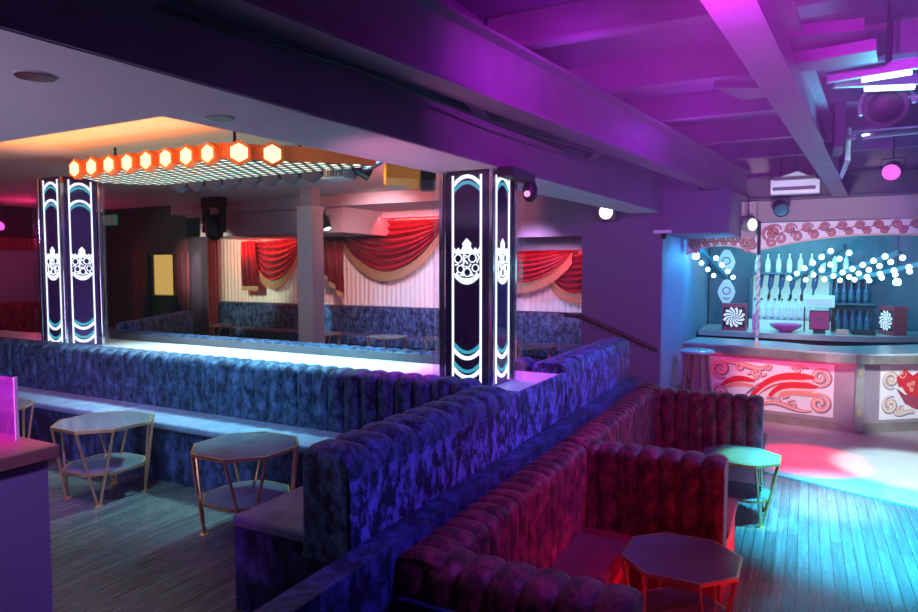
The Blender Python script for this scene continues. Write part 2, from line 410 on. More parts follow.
sd = sofa('long blue velvet sofa along the ribbed cream wall under red swags', loc=(-7, 9.5, T))
m = MB().box(-10.6, -2.56, 9.52, 9.78, T, 1.42, .05); m.build('backrest', M['bluetuft'], sd, True)
for i in range(6):
    xa = -10.2+i*1.273; MB().box(xa, xa+1.26, 9.08, 9.52, .78, .95, .03).build('seat_cushion', M['bluetuft'], sd, True)
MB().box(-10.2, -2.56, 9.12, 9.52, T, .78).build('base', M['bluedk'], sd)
se = sofa('dark red velvet sofa against the far left wall under a red valance', loc=(-12.2, 6.4, T))
channel_back((-12.5, 4.6), (-12.5, 8.2), (1, 0), .9, 1.5, .22, 22, .02).build('backrest', M['red'], se, True)
MB().box(-12.5, -11.7, 4.6, 8.2, T, .8).build('base', M['red'], se)
MB().box(-12.3, -11.68, 4.6, 8.2, .8, .94, .03).build('seat_cushion', M['redseat'], se, True)

# ------------------------------------------------------------------ red booths on the lower floor
def booth(label, y0, y1, xd, last=False, first=False):
    """divider from y0 with a bench behind it, long back to y1"""
    o = sofa(label, 'booth', (-1.0, y0, 0), 'tufted_booth')
    zt, zs = .955, .42
    xb = -1.447
    if not last:
        channel_back((xb, y0+.02), (xb, y1), (1, 0), .36, zt, .22, round((y1-y0)/.115), .024).build('long_backrest', M['red'], o, True)
        MB().box(-1.24, -.92, y0+.28, y1-.02, .30, zs, .03).build('long_seat', M['redseat'], o, True)
        tag(MB().box(-1.24, -.94, y0+.28, y1-.02, .0, .30).build('long_base', M['redbase'], o), 'bright red base')
    else:
        channel_back((xb, y0+.02), (xb, y0+.28), (1, 0), .36, zt, .22, 2, .02).build('long_backrest', M['red'], o, True)
    # divider: tufted face towards -y, rear towards the bench behind
    n = round((xd+1.2)/.135)
    channel_back((xb+.005, y0+.25), (xd, y0+.25), (0, -1), .36 if not first else .0, zt-.02, .24, n+2, .026).build('side_backrest', M['red'], o, True)
    if not first:
        tag(MB().box(xb+.05, xd-.01, y0+.01, y0+.95, .0, .36).build('side_base', M['redbase'], o), 'bright red base')
    else:
        tag(MB().box(xb+.05, xd-.01, y0+.02, y0+.8, .0, .34).build('side_base', M['redbase'], o), 'bright red base')
        tag(MB().box(xb+.03, xd-.005, y0-.03, y0+.0, .0, .78).build('outer_panel', M['bluedk'], o), 'dark crushed velvet outer panel')
    MB().box(-.915, xd+.01, y0+.27, y0+.95 if not first else y0+.8, .36 if not first else .34, zs+.005, .02).build('side_seat', M['redseat'], o, True)
    return o
booth('burgundy tufted booth nearest the camera cut by the bottom edge', 2.17, 4.13, -.5, first=True)
booth('burgundy tufted booth whose divider stands behind the purple lit table', 4.165, 6.33, -.4)
booth('farthest burgundy tufted booth divider just before the bar', 6.37, 7.0, -.31, last=True)

# ------------------------------------------------------------------ octagonal tables
def octagon(hw, hd, cut, z):
    return [(-hw+cut, -hd), (hw-cut, -hd), (hw, -hd+cut), (hw, hd-cut), (hw-cut, hd), (-hw+cut, hd), (-hw, hd-cut), (-hw, -hd+cut)]
def rim(mb, pts, z0, z1, w):
    n = len(pts); out = pts; inn = [(p[0]*(1-w/math.hypot(*p)), p[1]*(1-w/math.hypot(*p))) for p in pts]
    va = [[mb.bm.verts.new((p[0], p[1], z)) for p in q] for q, z in ((out, z0), (out, z1), (inn, z1), (inn, z0))]
    for r in range(4):
        a, b = va[r], va[(r+1) % 4]
        for i in range(n): mb.bm.faces.new((a[i], a[(i+1) % n], b[(i+1) % n], b[i]))
    return mb
def make_table():
    o = thing('octagonal_table', 'x', 'table')
    P = octagon(.30, .30, .165, 0); H = .53
    MB().prism([(p[0]*.97, p[1]*.97) for p in P], H-.012, H-.001).build('tabletop', M['top'], o, local=True)
    rim(MB(), P, H-.02, H, .014).build('tabletop_rim', M['brass'], o, local=True)
    Q = [(p[0]*.82, p[1]*.82) for p in P]; hs = .225
    sh = MB().prism([(p[0]*.97, p[1]*.97) for p in Q], hs-.012, hs-.001).build('lower_shelf', M['top'], o, local=True)
    rim(MB(), Q, hs-.018, hs, .012).build('shelf_rim', M['brass'], sh, local=True)
    for k in range(4):                              # feet at the middle of the short (corner) edges
        i, j = (2*k+1) % 8, (2*k+2) % 8
        f = Vector(((P[i][0]+P[j][0])/2*.80, (P[i][1]+P[j][1])/2*.80, .008))
        m = MB()
        for q in (P[i], P[j]):
            m.tube([Vector((q[0]*.965, q[1]*.965, H-.018)), f+Vector(((q[0]-f.x)*.06, (q[1]-f.y)*.06, 0))], .0095, 8)
        lg = m.build('leg', M['brass'], o, True, local=True)
        MB().lathe(f-Vector((0, 0, .008)), [(.028, 0), (.028, .006), (.014, .011)], 14).build('foot', M['brass'], lg, True, local=True)
    return o
tab = make_table()
spots = [((-4.34, 2.88, T), 'round-looking octagonal brass table in front of the long blue sofa, left of its neighbour'),
         ((-2.98, 2.88, T), 'octagonal brass table beside the near end of the blue sofa'),
         ((-.56, 3.67, 0), 'octagonal brass table at the bottom edge before the burgundy booth'),
         ((-.44, 5.93, 0), 'octagonal brass table glowing cyan green beside the bright dance floor'),
         ((-5.62, 2.75, T), 'octagonal table lit magenta behind the acrylic box on the podium'),
         ((-9.85, 8.78, T), 'pale octagonal table before the alcove sofa, left of the plastered pillar'),
         ((-7.05, 8.5, T), 'octagonal table just right of the plastered pillar'),
         ((-5.78, 8.55, T), 'octagonal table with pale lit top between pillar and near lit column'),
         ((-3.3, 8.45, T), 'octagonal table seen right of the near lit column'),
         ((-4.85, 8.75, T), 'small pale table peeking out beside the left edge of the near lit column')]
spots[0] = (spots[0][0], 'octagonal brass two-tier table in front of the long blue sofa, beside the podium')
for i, (p, lab) in enumerate(spots):
    o = tab if i == 0 else copy_tree(tab)
    o.location = p; o['label'] = lab; o['group'] = 'octagonal cocktail tables'

# ------------------------------------------------------------------ illuminated columns
def arcpts(hw, zc, h, up=True, n=14):
    return [(-hw+2*hw*i/n, zc+(h if up else -h)*(1-((2*i/n)-1)**2)) for i in range(n+1)]
def ringpts(m, fr, cx, cy, ro, ri, d0, d1, n=16):
    pts = [(cx+math.cos(2*math.pi*i/n)*(ro+ri)/2, cy+math.sin(2*math.pi*i/n)*(ro+ri)/2) for i in range(n)]
    pts.append(pts[0]); pts.append(pts[1])
    m.ribbon(pts[:-1], ro-ri, fr, d0, d1)
def emblem(fr, cz, hw):
    m = MB(); k = hw/.1; d0, d1 = .004, .010
    S = lambda x, y: (x*k, cz+y*k)
    for cx, cy, r in ((-.062, .022, .030), (.040, .026, .031), (-.045, -.045, .027), (.062, -.038, .026), (.004, -.066, .030)):
        x, y = S(cx, cy); ringpts(m, fr, x, y, r*k, r*k*.76, d0, d1)
    for pts in (((-.022, -.015), (-.022, .05)), ((-.022, .048), (.004, .036), (-.02, .018), (.008, -.012)), ((.072, -.005), (.088, .03), (.072, .055)),
                ((-.085, -.02), (-.06, -.012)), ((-.012, -.028), (.014, -.034), (.03, -.012)), ((-.088, .058), (.09, .058)), ((-.02, -.03), (-.035, -.012))):
        m.ribbon([S(*p) for p in pts], .009*k, fr, d0, d1)
    # crown
    m.slab([S(*p) for p in ((-.095, .06), (-.092, .095), (-.078, .075), (-.06, .092), (-.045, .072), (-.026, .10), (-.032, .118), (0, .152), (.032, .118), (.026, .10), (.045, .072), (.06, .092), (.078, .075), (.092, .095), (.095, .06))], fr, d0, d1)
    # scalloped swag under the letters
    t = arcpts(.1, -.082, .062, False); u = arcpts(.096, -.068, .036, False)
    m.slab([S(*p) for p in (t+u[::-1])], fr, d0, d1)
    for x in (-.07, -.035, .035, .07): m.slab([S(x-.016, -.09), S(x+.016, -.09), S(x, -.062)], fr, d0, d1)
    return m
def column(label, cx, cy, w, z0, z1, mats, arcs_top, arcs_bot, ez, hk=.62):
    o = thing('illuminated_column', label, 'column', (cx, cy, z0))
    h = w/2
    MB().box(cx-h+.02, cx+h-.02, cy-h+.02, cy+h-.02, z0, z1).build('core', M['mirror'], o)
    for (dx, dy) in ((-1, -1), (1, -1), (1, 1), (-1, 1)):
        MB().box(cx+dx*h-.016, cx+dx*h+.016, cy+dy*h-.016, cy+dy*h+.016, z0, z1, .006).build('corner_trim', M['chrome'], o)
    for (nx, ny) in ((0, -1), (1, 0), (0, 1), (-1, 0)):
        su = Vector((-ny, nx, 0)); fr = (Vector((cx+nx*(h-.012), cy+ny*(h-.012), 0)), su, Vector((0, 0, 1)), Vector((nx, ny, 0)))
        hw = h*hk
        g = MB().slab([(-h+.03, z0+.01), (h-.03, z0+.01), (h-.03, z1-.01), (-h+.03, z1-.01)], fr, -.006, .004).build('glass_panel', M[mats], o)
        for sgn in (-1, 1):
            m = MB().ribbon([(sgn*hw, z0+.02), (sgn*hw, z1-.03)], .013, fr, .004, .011); m.build('light_line', M['white'], g)
        m = MB(); t = MB()
        for zc in arcs_top:
            m.ribbon(arcpts(hw, zc-.05, .06), .024, fr, .004, .010); t.ribbon(arcpts(hw*.94, zc-.085, .055), .022, fr, .004, .008)
        m.build('upper_arch', M['white'], g); t.build('upper_arch_echo', M['teal'], g)
        m = MB(); t = MB()
        for zc in arcs_bot:
            m.ribbon(arcpts(hw, zc+.05, .06, False), .026, fr, .004, .010); t.ribbon(arcpts(hw*.94, zc+.085, .055, False), .022, fr, .004, .008)
        m.build('lower_arch', M['white'], g); t.build('lower_arch_echo', M['teal'], g)
        e = emblem(fr, ez, hw).build('emblem', M['white'], g); tag(e, 'white crowned crest of interlaced rings')
        # clear acrylic shell standing off the face
        c = h+.045
        fr2 = (Vector((cx+nx*c, cy+ny*c, 0)), su, Vector((0, 0, 1)), Vector((nx, ny, 0)))
        MB().slab([(-c, z0), (c, z0), (c, z1-.05), (-c, z1-.05)], fr2, 0, .004).build('acrylic_sheet', M['acryl'], o)
    return o
M['colpurple'] = plain('purple tinted glass', (.07, .03, .14), .08, 0, .7)
column('tall light column on the near end of the catwalk, left of the wall block', -2.015, 4.115, .375, 1.3, ZS-.002, 'mirror', (2.70,), (1.50, 1.37), 2.14, .56)
column('smaller looking light column at the far left end of the catwalk', -6.64, 4.10, .38, 1.3, 3.0, 'colpurple', (2.93, 2.76), (1.50, 1.37), 2.14, .60)
cap = MB().box(-1.78, -1.67, 3.9, 4.3, ZS-.06, ZS-.003).build('column_cap', M['black'], origin=(-2.0, 4.1, ZS)); tag(cap, 'black box fixed under the soffit edge beside the top of the near lit column', 'cap')

# plastered pillar in the alcove mouth
o = MB().box(-6.21, -5.95, 7.0, 7.24, T, 2.92).build('pillar', M['pillar'], origin=(-6.08, 7.1, T)); tag(o, 'square pale plastered pillar standing before the curtained alcove', 'pillar')
tag(MB().box(-6.23, -5.93, 6.98, 7.26, 2.92, 2.945).build('capital', M['pillar'], o), None)
tag(MB().box(-6.18, -5.98, 7.03, 7.21, 2.945, 3.199).build('neck', M['fascia'], o), None)

# ------------------------------------------------------------------ swags with fringe
def swag(label, xa, za, xb, zb, drop, y=9.66, folds=5, skew=0., side=0, group='red velvet swags in the alcove'):
    o = thing('curtain_swag', label, 'curtain', ((xa+xb)/2, y, min(za, zb)-drop), group=group)
    rings = []; NU, NV = 28, 26
    low = []
    for j in range(NV+1):
        v = j/NV; ring = []
        for i in range(NU+1):
            u = i/NU; uc = u**(1+skew) if skew >= 0 else 1-(1-u)**(1-skew)
            sag = 4*uc*(1-uc)
            x = xa+(xb-xa)*u; ztop = za+(zb-za)*u
            z = ztop-v*(.08+(drop-.08)*sag**.85)
            yy = y-.10*sag*(.3+.7*v)-.05*math.sin(v*math.pi*folds*2.6+math.sin(u*3.1+folds)*.8)*(.25+.75*sag)-.02*math.sin(u*40)*(1-v)
            ring.append(Vector((x, yy, z)))
        rings.append(ring)
    low = rings[-1]
    c = MB().loft(rings, cap=False, closed=False).build('drape', M['curtain'], o, True)
    md = c.modifiers.new('t', 'SOLIDIFY'); md.thickness = .006
    # braid + fringe of hanging strands
    m = MB()
    m.tube([p+Vector((0, -.012, 0)) for p in low], .016, 6)
    m.build('braid', M['fringe'], o)
    m = MB()
    for k in range(len(low)-1):
        for q in range(4):
            p = low[k].lerp(low[k+1], q/4)+Vector((0, -.012, -.01)); dd = (low[k+1]-low[k])*.15
            L = .14+.012*math.sin(k*5+q*3)
            a = [p, p+dd, p+dd+Vector((0, -.006, -L)), p+Vector((0, -.006, -L))]
            b = [w+Vector((0, .012, 0)) for w in a]
            m.loft([a, b])
    m.build('fringe', M['fringe'], o)
    return o
def tail(label, xa, xb, z1, z0, y=9.44):
    o = thing('curtain_tail', label, 'curtain', ((xa+xb)/2, y, z0), group='red velvet tails in the alcove')
    rings = []
    for i in range(41):
        u = i/40; x = xa+(xb-xa)*u; yy = y+.05*math.sin(u*math.pi*7)
        zb = z0+(z1-z0)*.5*(1-u) if xb > xa else z0
        rings.append([Vector((x, yy, z1)), Vector((x+(.06*(1-u)), yy-.02, (z1+zb)/2)), Vector((x+.1*(1-u), yy, zb))])
    c = MB().loft(rings, cap=False, closed=False).build('drape', M['curtain'], o, True)
    md = c.modifiers.new('t', 'SOLIDIFY'); md.thickness = .006
    m = MB()
    for a, b in zip(rings, rings[1:]):
        p, q = a[2], b[2]; L = .09
        m.loft([[p+Vector((0, -.01, 0)), q+Vector((0, -.01, 0)), q+Vector((0, -.01, -L)), p+Vector((0, -.01, -L))], [p, q, q+Vector((0, 0, -L)), p+Vector((0, 0, -L))]])
    m.build('fringe', M['fringe'], o)
    return o
swag('red swag left of the pillar with gold fringe', -9.75, 2.62, -8.45, 2.66, .80, folds=5)
tail('narrow red curtain tail at the left end of the alcove', -9.48, -9.8, 2.62, 1.75)
swag('short red swag half hidden behind the plastered pillar', -8.45, 2.66, -7.75, 2.66, .62, y=9.74, folds=3)
tail('red curtain tail hanging right of the plastered pillar', -8.0, -7.3, 2.66, 1.60)
swag('widest red swag with gold fringe in the middle of the alcove', -7.62, 2.92, -5.37, 2.92, .90, folds=6)
swag('red swag lit purple beside the near lit column', -5.22, 2.92, -3.95, 2.85, .75, y=9.72, folds=4)
swag('upper red swag just right of the near lit column', -4.75, 2.36, -3.12, 2.40, .52, y=9.58, folds=5)
swag('lower red swag at the right end of the alcove beside the wall block', -3.62, 2.26, -2.50, 2.36, .60, y=9.70, folds=5)

# ------------------------------------------------------------------ canopy of hexagonal lamps over the stage
cn = thing('stage_canopy', 'hanging lamp canopy with lit grid underside over the catwalk', 'light rig', (-4.6, 4.25, 3.0))
P = [(-5.98, 3.75), (-4.08, 3.75), (-3.22, 4.6), (-5.98, 4.6), (-6.3, 4.2)]
MB().prism(P, 2.955, 2.965).build('grid_panel', M['led'], cn)
rm = MB()
for i in range(5):
    a, b = Vector((*P[i], 0)), Vector((*P[(i+1) % 5], 0)); c = (a+b)/2; dx = (b-a).normalized(); nn = Vector((dx.y, -dx.x, 0))
    rm.xbox((c.x, c.y, 3.02), dx, nn, (0, 0, 1), (b-a).length/2, .012, .06)
rm.build('rim', M['hexcase'], cn)
for x, y in ((-5.6, 3.9), (-4.1, 3.9), (-5.6, 4.45), (-3.9, 4.45)):
    MB().tube([(x, y, 2.96), (x, y, 3.195)], .012).build('hanger', M['black'], cn)
def hexlamp(c, nrm, r=.092):
    n = Vector(nrm).normalized(); su = Vector((0, 0, 1)).cross(n); fr = (Vector(c), su, Vector((0, 0, 1)), n)
    hx = lambda rr: [(rr*math.sin(math.pi/3*k), rr*math.cos(math.pi/3*k)) for k in range(6)]
    o = MB().slab(hx(r), fr, -.01, .05).build('hex_lamp', M['hexcase'], cn)
    tag(MB().slab(hx(r*.74), fr, .048, .056).build('lens', M['hexlamp'], o), 'glowing amber lens')
for i in range(8): hexlamp((-5.87+i*.243, 3.735, 2.995), (0, -1, 0))
d = Vector((.58, .55, 0)).normalized()
for t in (.13, .38): p = Vector((-4.08, 3.75, 3.0))+d*t*1.0; hexlamp(p+Vector((.55, -.58, 0)).normalized()*.02, (.55, -.58, 0), .10)
hxd = lambda c, n: None
for i in range(8):
    p = Vector((-5.64+i*.245, 4.615, 2.98)); n = Vector((0, 1, 0)); fr = (p, Vector((-1, 0, 0)), Vector((0, 0, 1)), n)
    o = MB().slab([(.12*math.sin(math.pi/3*k), .12*math.cos(math.pi/3*k)) for k in range(6)], fr, -.004, .05).build('hex_lamp', M['steeldark'], cn); tag(o, 'dark back of a hexagonal lamp')
    tag(MB().slab([(.1*math.sin(math.pi/3*k), .1*math.cos(math.pi/3*k)) for k in range(6)], fr, .048, .056).build('lens', M['hexlamp'], o), 'glowing amber lens')

# stage lights hanging from the canopy / recess
def par(label, c, aim, mat, L=.26, r=.075, lens='glassclear', hang=.2, name='par_can'):
    c = Vector(c); d = (Vector(aim)-c).normalized()
    o = thing(name, label, 'stage light', c)
    MB().lathe(c-d*L/2, [(r*.55, 0), (r*.8, L*.15), (r, L*.4), (r, L), (r*.9, L), (r*.85, L*.9)], 18, d).build('can', mat, o, True)
    MB().lathe(c+d*(L*.40), [(r*.88, 0), (r*.88, .01)], 18, d).build('lens', M[lens], o)
    m = MB(); sd_ = d.cross(Vector((0, 0, 1))).normalized()
    m.tube([c+sd_*(r+.012), c+sd_*(r+.012)+Vector((0, 0, r*1.3)), c-sd_*(r+.012)+Vector((0, 0, r*1.3)), c-sd_*(r+.012)], .008, 6)
    m.tube([c+Vector((0, 0, r*1.3)), c+Vector((0, 0, r*1.3+hang))], .010, 6)
    m.build('yoke', M['black'], o)
    return o
fx = ony(338, 172, 4.84)
bx = thing('stage_projector', 'grey ribbed box light hanging under the lit grid', 'stage light', fx)
m = MB().box(fx.x-.16, fx.x+.14, fx.y-.1, fx.y+.1, fx.z-.07, fx.z+.07, .01); m.build('body', M['grey'], bx)
m = MB()
for k in range(9): m.box(fx.x-.14+k*.032, fx.x-.128+k*.032, fx.y-.112, fx.y-.1, fx.z-.055, fx.z+.055)
m.build('cooling_fin', M['steel'], bx); MB().tube([(fx.x, fx.y, fx.z+.07), (fx.x, fx.y, 3.195)], .012).build('hanger', M['black'], bx)
q = ony(361, 168, 4.95); par('dark round spot beside the ribbed box light', q, q+Vector((.3, .3, -.2)), M['black'], .2, .08, hang=3.19-q.z-.1)
q = ony(373, 163, 4.78); par('silver spot tube at the right end of the lit grid', q, q+Vector((.4, -.1, .12)), M['chrome'], .26, .05, hang=3.19-q.z-.07)
# orange projector
q = ony(409, 176, 4.75); c = q
pj = thing('moving_projector', 'orange lit projector with black nose hanging under the soffit', 'projector', c)
ax = Vector((.86, .5, -.03)).normalized(); ay = Vector((-.5, .86, 0)).normalized(); az = ax.cross(ay)
def sect(t, w, h): return [c+(ax*t+ay*w*a_+az*h*b_)*1.08 for a_, b_ in ((-1, -.35), (-.6, -1), (.6, -1), (1, -.35), (1, .6), (.7, 1), (-.7, 1), (-1, .6))]
MB().loft([sect(-.19, .09, .07), sect(-.17, .11, .085), sect(.08, .11, .10), sect(.10, .10, .09)]).build('body', M['orange'], pj)
MB().loft([sect(.095, .115, .108), sect(.20, .115, .105), sect(.21, .09, .085)]).build('nose', M['black'], pj)
tag(MB().xbox(c-ay*.112+ax*-.12, ax, ay, az, .04, .004, .035).build('vent', M['steeldark'], pj), 'dark vent grille')
m = MB().xbox(c-az*.09, ax, ay, az, .16, .07, .012); tag(m.build('underside', M['grey'], pj), 'grey underside')
MB().tube([c-ax*.15, c+ax*-.08+Vector((0, 0, .2)), c+ax*-.08+Vector((0, 0, 3.195-c.z))], .008).build('bracket', M['brass'], pj)
# moving head hanging far left
q = Vector((-8.2, 7.35, 2.735)); mh = thing('stage_light', 'dark bulky stage light hanging in shadow left of the alcove', 'stage light', q)
MB().lathe(q, [(.05, -.2), (.13, -.14), (.15, .05), (.10, .16), (.03, .2)], 14).build('head', M['black'], mh, True)
m = MB().box(q.x-.2, q.x-.16, q.y-.06, q.y+.06, q.z-.08, q.z+.3); m.box(q.x+.16, q.x+.2, q.y-.06, q.y+.06, q.z-.08, q.z+.3); m.box(q.x-.2, q.x+.2, q.y-.08, q.y+.08, q.z+.3, q.z+.46)
m.build('yoke', M['black'], mh)
q = onz(208, 209, 2.7)
q = ony(325, 222, 7.9); par('slim spot throwing a pale beam beside the plastered pillar', q, q+Vector((.5, -.2, -.8)), M['black'], .28, .07, lens='lampwhite', hang=3.0-q.z-.095)
# recessed downlights in soffit
for (x, y), lab in (((35, 75), 'recessed downlight at the left in the pale soffit'), ((219, 117), 'recessed downlight in the pale soffit beside the amber lamps')):
    p = onz(x, y, ZS)
    o = thing('recessed_downlight', lab, 'downlight', p, group='recessed downlights')
    MB().lathe(p-Vector((0, 0, .006)), [(.058, 0), (.064, .001), (.066, .0055), (.058, .0055)], 24).build('trim_ring', M['soffit'], o, True)
    MB().lathe(p-Vector((0, 0, .0085)), [(.06, 0), (.06, .002)], 24).build('lens', M['maroon'], o)

# ------------------------------------------------------------------ steel beams and ceiling services
def ibeam(label, a, b, z, h=.34, w=.17, mat='steel', t=.02):
    a, b = Vector((*a, 0)), Vector((*b, 0)); c = (a+b)/2; dx = (b-a).normalized(); ny = Vector((-dx.y, dx.x, 0)); L = (b-a).length/2
    o = thing('steel_beam', label, 'beam', (c.x, c.y, z))
    MB().xbox((c.x, c.y, z+t/2), dx, ny, (0, 0, 1), L, w/2, t/2).build('lower_flange', M[mat], o)
    MB().xbox((c.x, c.y, z+h/2), dx, ny, (0, 0, 1), L, .012, h/2-t).build('web', M[mat], o)
    MB().xbox((c.x, c.y, z+h-t/2), dx, ny, (0, 0, 1), L, w/2, t/2).build('upper_flange', M[mat], o)
    return o, dx, ny
b1, dx1, ny1 = ibeam('long steel ceiling beam running from top left toward the bar', (-1.84, 1.35), (-.74, 9.62), 3.0, .36, .18)
ibeam('steel ceiling beam at upper right running away to the bar', (-.55, -1.0), (.36, 9.6), 3.0, .34, .16)
ibeam('dark cross beam over the bar joining both long beams', (-.78, 9.72), (5.1, 9.72), 3.0, .3, .2, 'steeldark')
MB_ = MB()
m = MB()
m.tube([Vector((-1.83+(y-1.6)*.1328-.07, y, 2.985-.03*abs(math.sin(y*1.3)))) for y in [1.5+.15*i for i in range(32)]], .007, 6)
tag(m.build('cable', M['black'], origin=(-1.5, 3.5, 3)), 'thin black cable sagging along the long ceiling beam', 'cable')
# braces between beam and soffit
for i, (pa, pb, lab) in enumerate((((250, 20), (188, 58), 'steel brace from the long beam at top left'), ((470, 99), (420, 122), 'steel brace reaching from the long beam above the orange projector'), ((600, 150), (553, 161), 'farthest steel brace between long beam and soffit'))):
    p, q = onz(*pa, 3.04), onz(*pb, 3.04)
    q.x = max(q.x, sx(q.y)+.02)
    tag(MB().xbox((p+q)/2, (q-p), (q-p).cross(Vector((0, 0, 1))), (0, 0, 1), (q-p).length/2, .035, .02).build('steel_brace', M['steel'], origin=(p+q)/2), lab, 'brace', 'braces by the long beam')
# joists across, between ceiling and beams
for i, (y, lab) in enumerate(((2.6, 'nearest ceiling joist at the top edge'), (3.7, 'second nearest ceiling joist above the two long beams'), (4.9, 'third ceiling joist above the two long beams'), (6.1, 'fourth ceiling joist above the two long beams'), (7.4, 'fifth ceiling joist, farther back'), (8.6, 'ceiling joist nearest to the bar'))):
    m = MB().box(-1.75, 4.6, y-.05, y+.05, 3.40, 3.42); m.box(-1.75, 4.6, y-.012, y+.012, 3.42, ZC-.012)
    tag(m.build('ceiling_joist', M['steel'], origin=(1, y, 3.5)), lab, 'joist', 'joists under the ceiling')
def plate(px, z, th, mat, name, lab, cat):
    ps = [onz(x, y, z) for x, y in px]; c = sum(ps, Vector())/len(ps)
    return tag(MB().prism([(p.x, p.y) for p in ps], z, z+th).build(name, M[mat], origin=c), lab, cat)
plate([(781, 38), (864, 30), (866, 52), (790, 62)], 3.30, .06, 'steel', 'ceiling_duct', 'flat steel duct section right of the far beam', 'duct')
plate([(793, 64), (876, 50), (878, 62), (800, 72)], 3.22, .06, 'steel', 'ceiling_duct', 'narrow steel duct strip below the flat duct section', 'duct')
plate([(714, 88), (742, 100), (780, 96), (760, 88)], 3.30, .05, 'steel', 'ceiling_duct', 'small steel plate left of the right hand beam', 'duct')
# mounting gusset on right beam
tag(MB().box(.17, .24, 6.0, 6.5, 3.05, 3.38).build('beam_hanger', M['steeldark'], origin=(.2, 6.2, 3.3)), 'black hanger plate on the right hand beam', 'bracket')
tag(MB().box(.27, .31, 6.6, 7.9, 3.02, 3.30).build('beam_hanger', M['grey'], origin=(.3, 7.2, 3.2)), 'pale steel plate fixed along the right hand beam', 'bracket')
# cyan tube lamps top right
for (a, b, lab) in (((862, 80), (912, 72), 'tilted cyan tube lamp at the top right'), ((865, 89), (914, 87), 'level cyan tube lamp below the tilted one')):
    p, q = onz(*a, 3.2), onz(*b, 3.2); o = thing('tube_lamp', lab, 'lamp', (p+q)/2, group='cyan tube lamps')
    MB().tube([p, q], .016, 8).build('tube', M['tube'], o, True)
    dx = (q-p).normalized(); MB().xbox((p+q)/2+Vector((0, 0, .045)), dx, dx.cross(Vector((0, 0, 1))), (0, 0, 1), (q-p).length/2+.18, .02, .03).build('housing', M['grey'], o)
    m = MB(); m.tube([(p+q)/2+Vector((0, 0, .07)), ((p+q)/2).xy.to_3d()+Vector((0, 0, ZC-.005))], .008); m.build('hanger', M['black'], o)
for (a, b, lab) in (((800, 142), (856, 137), 'pale steel rod left of the round fan'), ((862, 137), (918, 131), 'pale steel rod right of the round fan')):
    p, q = onz(*a, 3.2), onz(*b, 3.2)
    tag(MB().tube([p, q], .022, 8).build('ceiling_rod', M['grey'], origin=(p+q)/2), lab, 'rod', 'rods below the tubes')
# round fan can
p = onz(886, 106, 3.15); fan = thing('ceiling_fan_can', 'dark round drum hanging among the ceiling steel at right', 'fan', p)
MB().lathe(p, [(.10, -.10), (.125, -.09), (.125, .09), (.10, .1)], 22, Vector((-.1, -1, -.25))).build('drum', M['steeldark'], fan, True)
MB().lathe(p+Vector((-.1, -1, -.25)).normalized()*.1, [(.10, 0), (.07, .012)], 22, Vector((-.1, -1, -.25))).build('front_cover', M['black'], fan, True)
MB().tube([p+Vector((0, 0, .1)), (p.x, p.y, ZC-.005)], .014).build('hanger', M['black'], fan)
m = MB()
for k in range(10):
    a = k*math.pi/9; m.tube([p+Vector((math.cos(a)*.15, -.02, math.sin(a)*.15)), p+Vector((math.cos(a+.35)*.15, -.02, math.sin(a+.35)*.15))], .012, 6)
m.build('bracket_ring', M['grey'], fan)
# magenta par
q = Vector((.80, 8.45, 3.12)); q = ony(893, 170, 8.4)
par('par can glowing magenta at the right', q, q+Vector((-.25, -1, -.35)), M['black'], .26, .095, 'magenta', hang=ZC-q.z-.13)
# flood, moving head, spot, camera
q = ony(748, 225, 9.3); par('yellow lit flood lamp above the small valance', q, q+Vector((.75, -.7, 0)), M['grey'], .16, .085, 'yellow', hang=3.0-q.z-.12, name='flood_lamp')
q = ony(780, 207, 9.3); o = par('dark stage light above the wide valance', q, q+Vector((.2, -1, -.5)), M['black'], .24, .09, 'mirror', hang=ZC-q.z-.118, name='stage_light')
q = ony(607, 212, 7.85); o = thing('wall_spotlight', 'white round spotlight in a dark box on the bulkhead', 'spotlight', (q.x, 7.9, q.z))
MB().box(q.x-.11, q.x+.11, 7.86, 7.995, q.z-.11, q.z+.13, .01).build('box', M['steeldark'], o)
MB().lathe((q.x-.015, 7.862, q.z), [(.085, -.02), (.085, .0), (.07, .03), (.03, .045)], 20, (0, -1, 0)).build('lens', M['lampwhite'], o, True)
q = ony(627, 196, 7.9); tag(MB().box(q.x-.06, q.x+.06, 7.88, 7.99, q.z-.07, q.z+.05, .01).build('junction_box', M['steeldark'], origin=(q.x, 7.95, q.z)), 'small grey box on the bulkhead beside the white spotlight', 'box')
q = ony(662, 236, 7.95); o = thing('emergency_light', 'slim white emergency light at the bottom of the bulkhead', 'lamp', q)
MB().box(q.x-.10, q.x+.10, 7.93, 7.999, 2.505, 2.545, .008).build('diffuser', M['signwhite'], o); MB().lathe((q.x+.02, 7.96, 2.44), [(.02, 0), (.03, .03), (.03, .064)], 12).build('sensor', M['black'], o, True)
q = Vector((-1.71, 4.3, 2.62)); o = thing('dome_camera', 'dark dome camera under the black cap at the top right of the near lit column', 'camera', q)
MB().lathe(q, [(.02, -.06), (.05, -.03), (.055, .03), (.04, ZS-.0605-q.z)], 16).build('housing', M['black'], o, True); MB().lathe(q+Vector((0, -.05, -.01)), [(.022, 0), (.022, .012)], 12, (.2, -1, -.2)).build('lens', M['pinkdim'], o)
q = ony(795, 183, 8.95); o = thing('vent_lamp', 'pale gable shaped lit fixture above the bar between beams', 'lamp', q)
MB().loft([[Vector((q.x+x*.26, q.y+y, q.z+z*.13)) for x, z in ((-1, -1), (1, -1), (1, .1), (.1, 1), (-1, .3))] for y in (-.08, .08)]).build('casing', M['label'], o)
for k in (-1, 1): MB().box(q.x-.24, q.x+.22, q.y-.088, q.y-.081, q.z-.01+k*.06-.02, q.z-.01+k*.06+.02).build('slot', M['steeldark'], o)
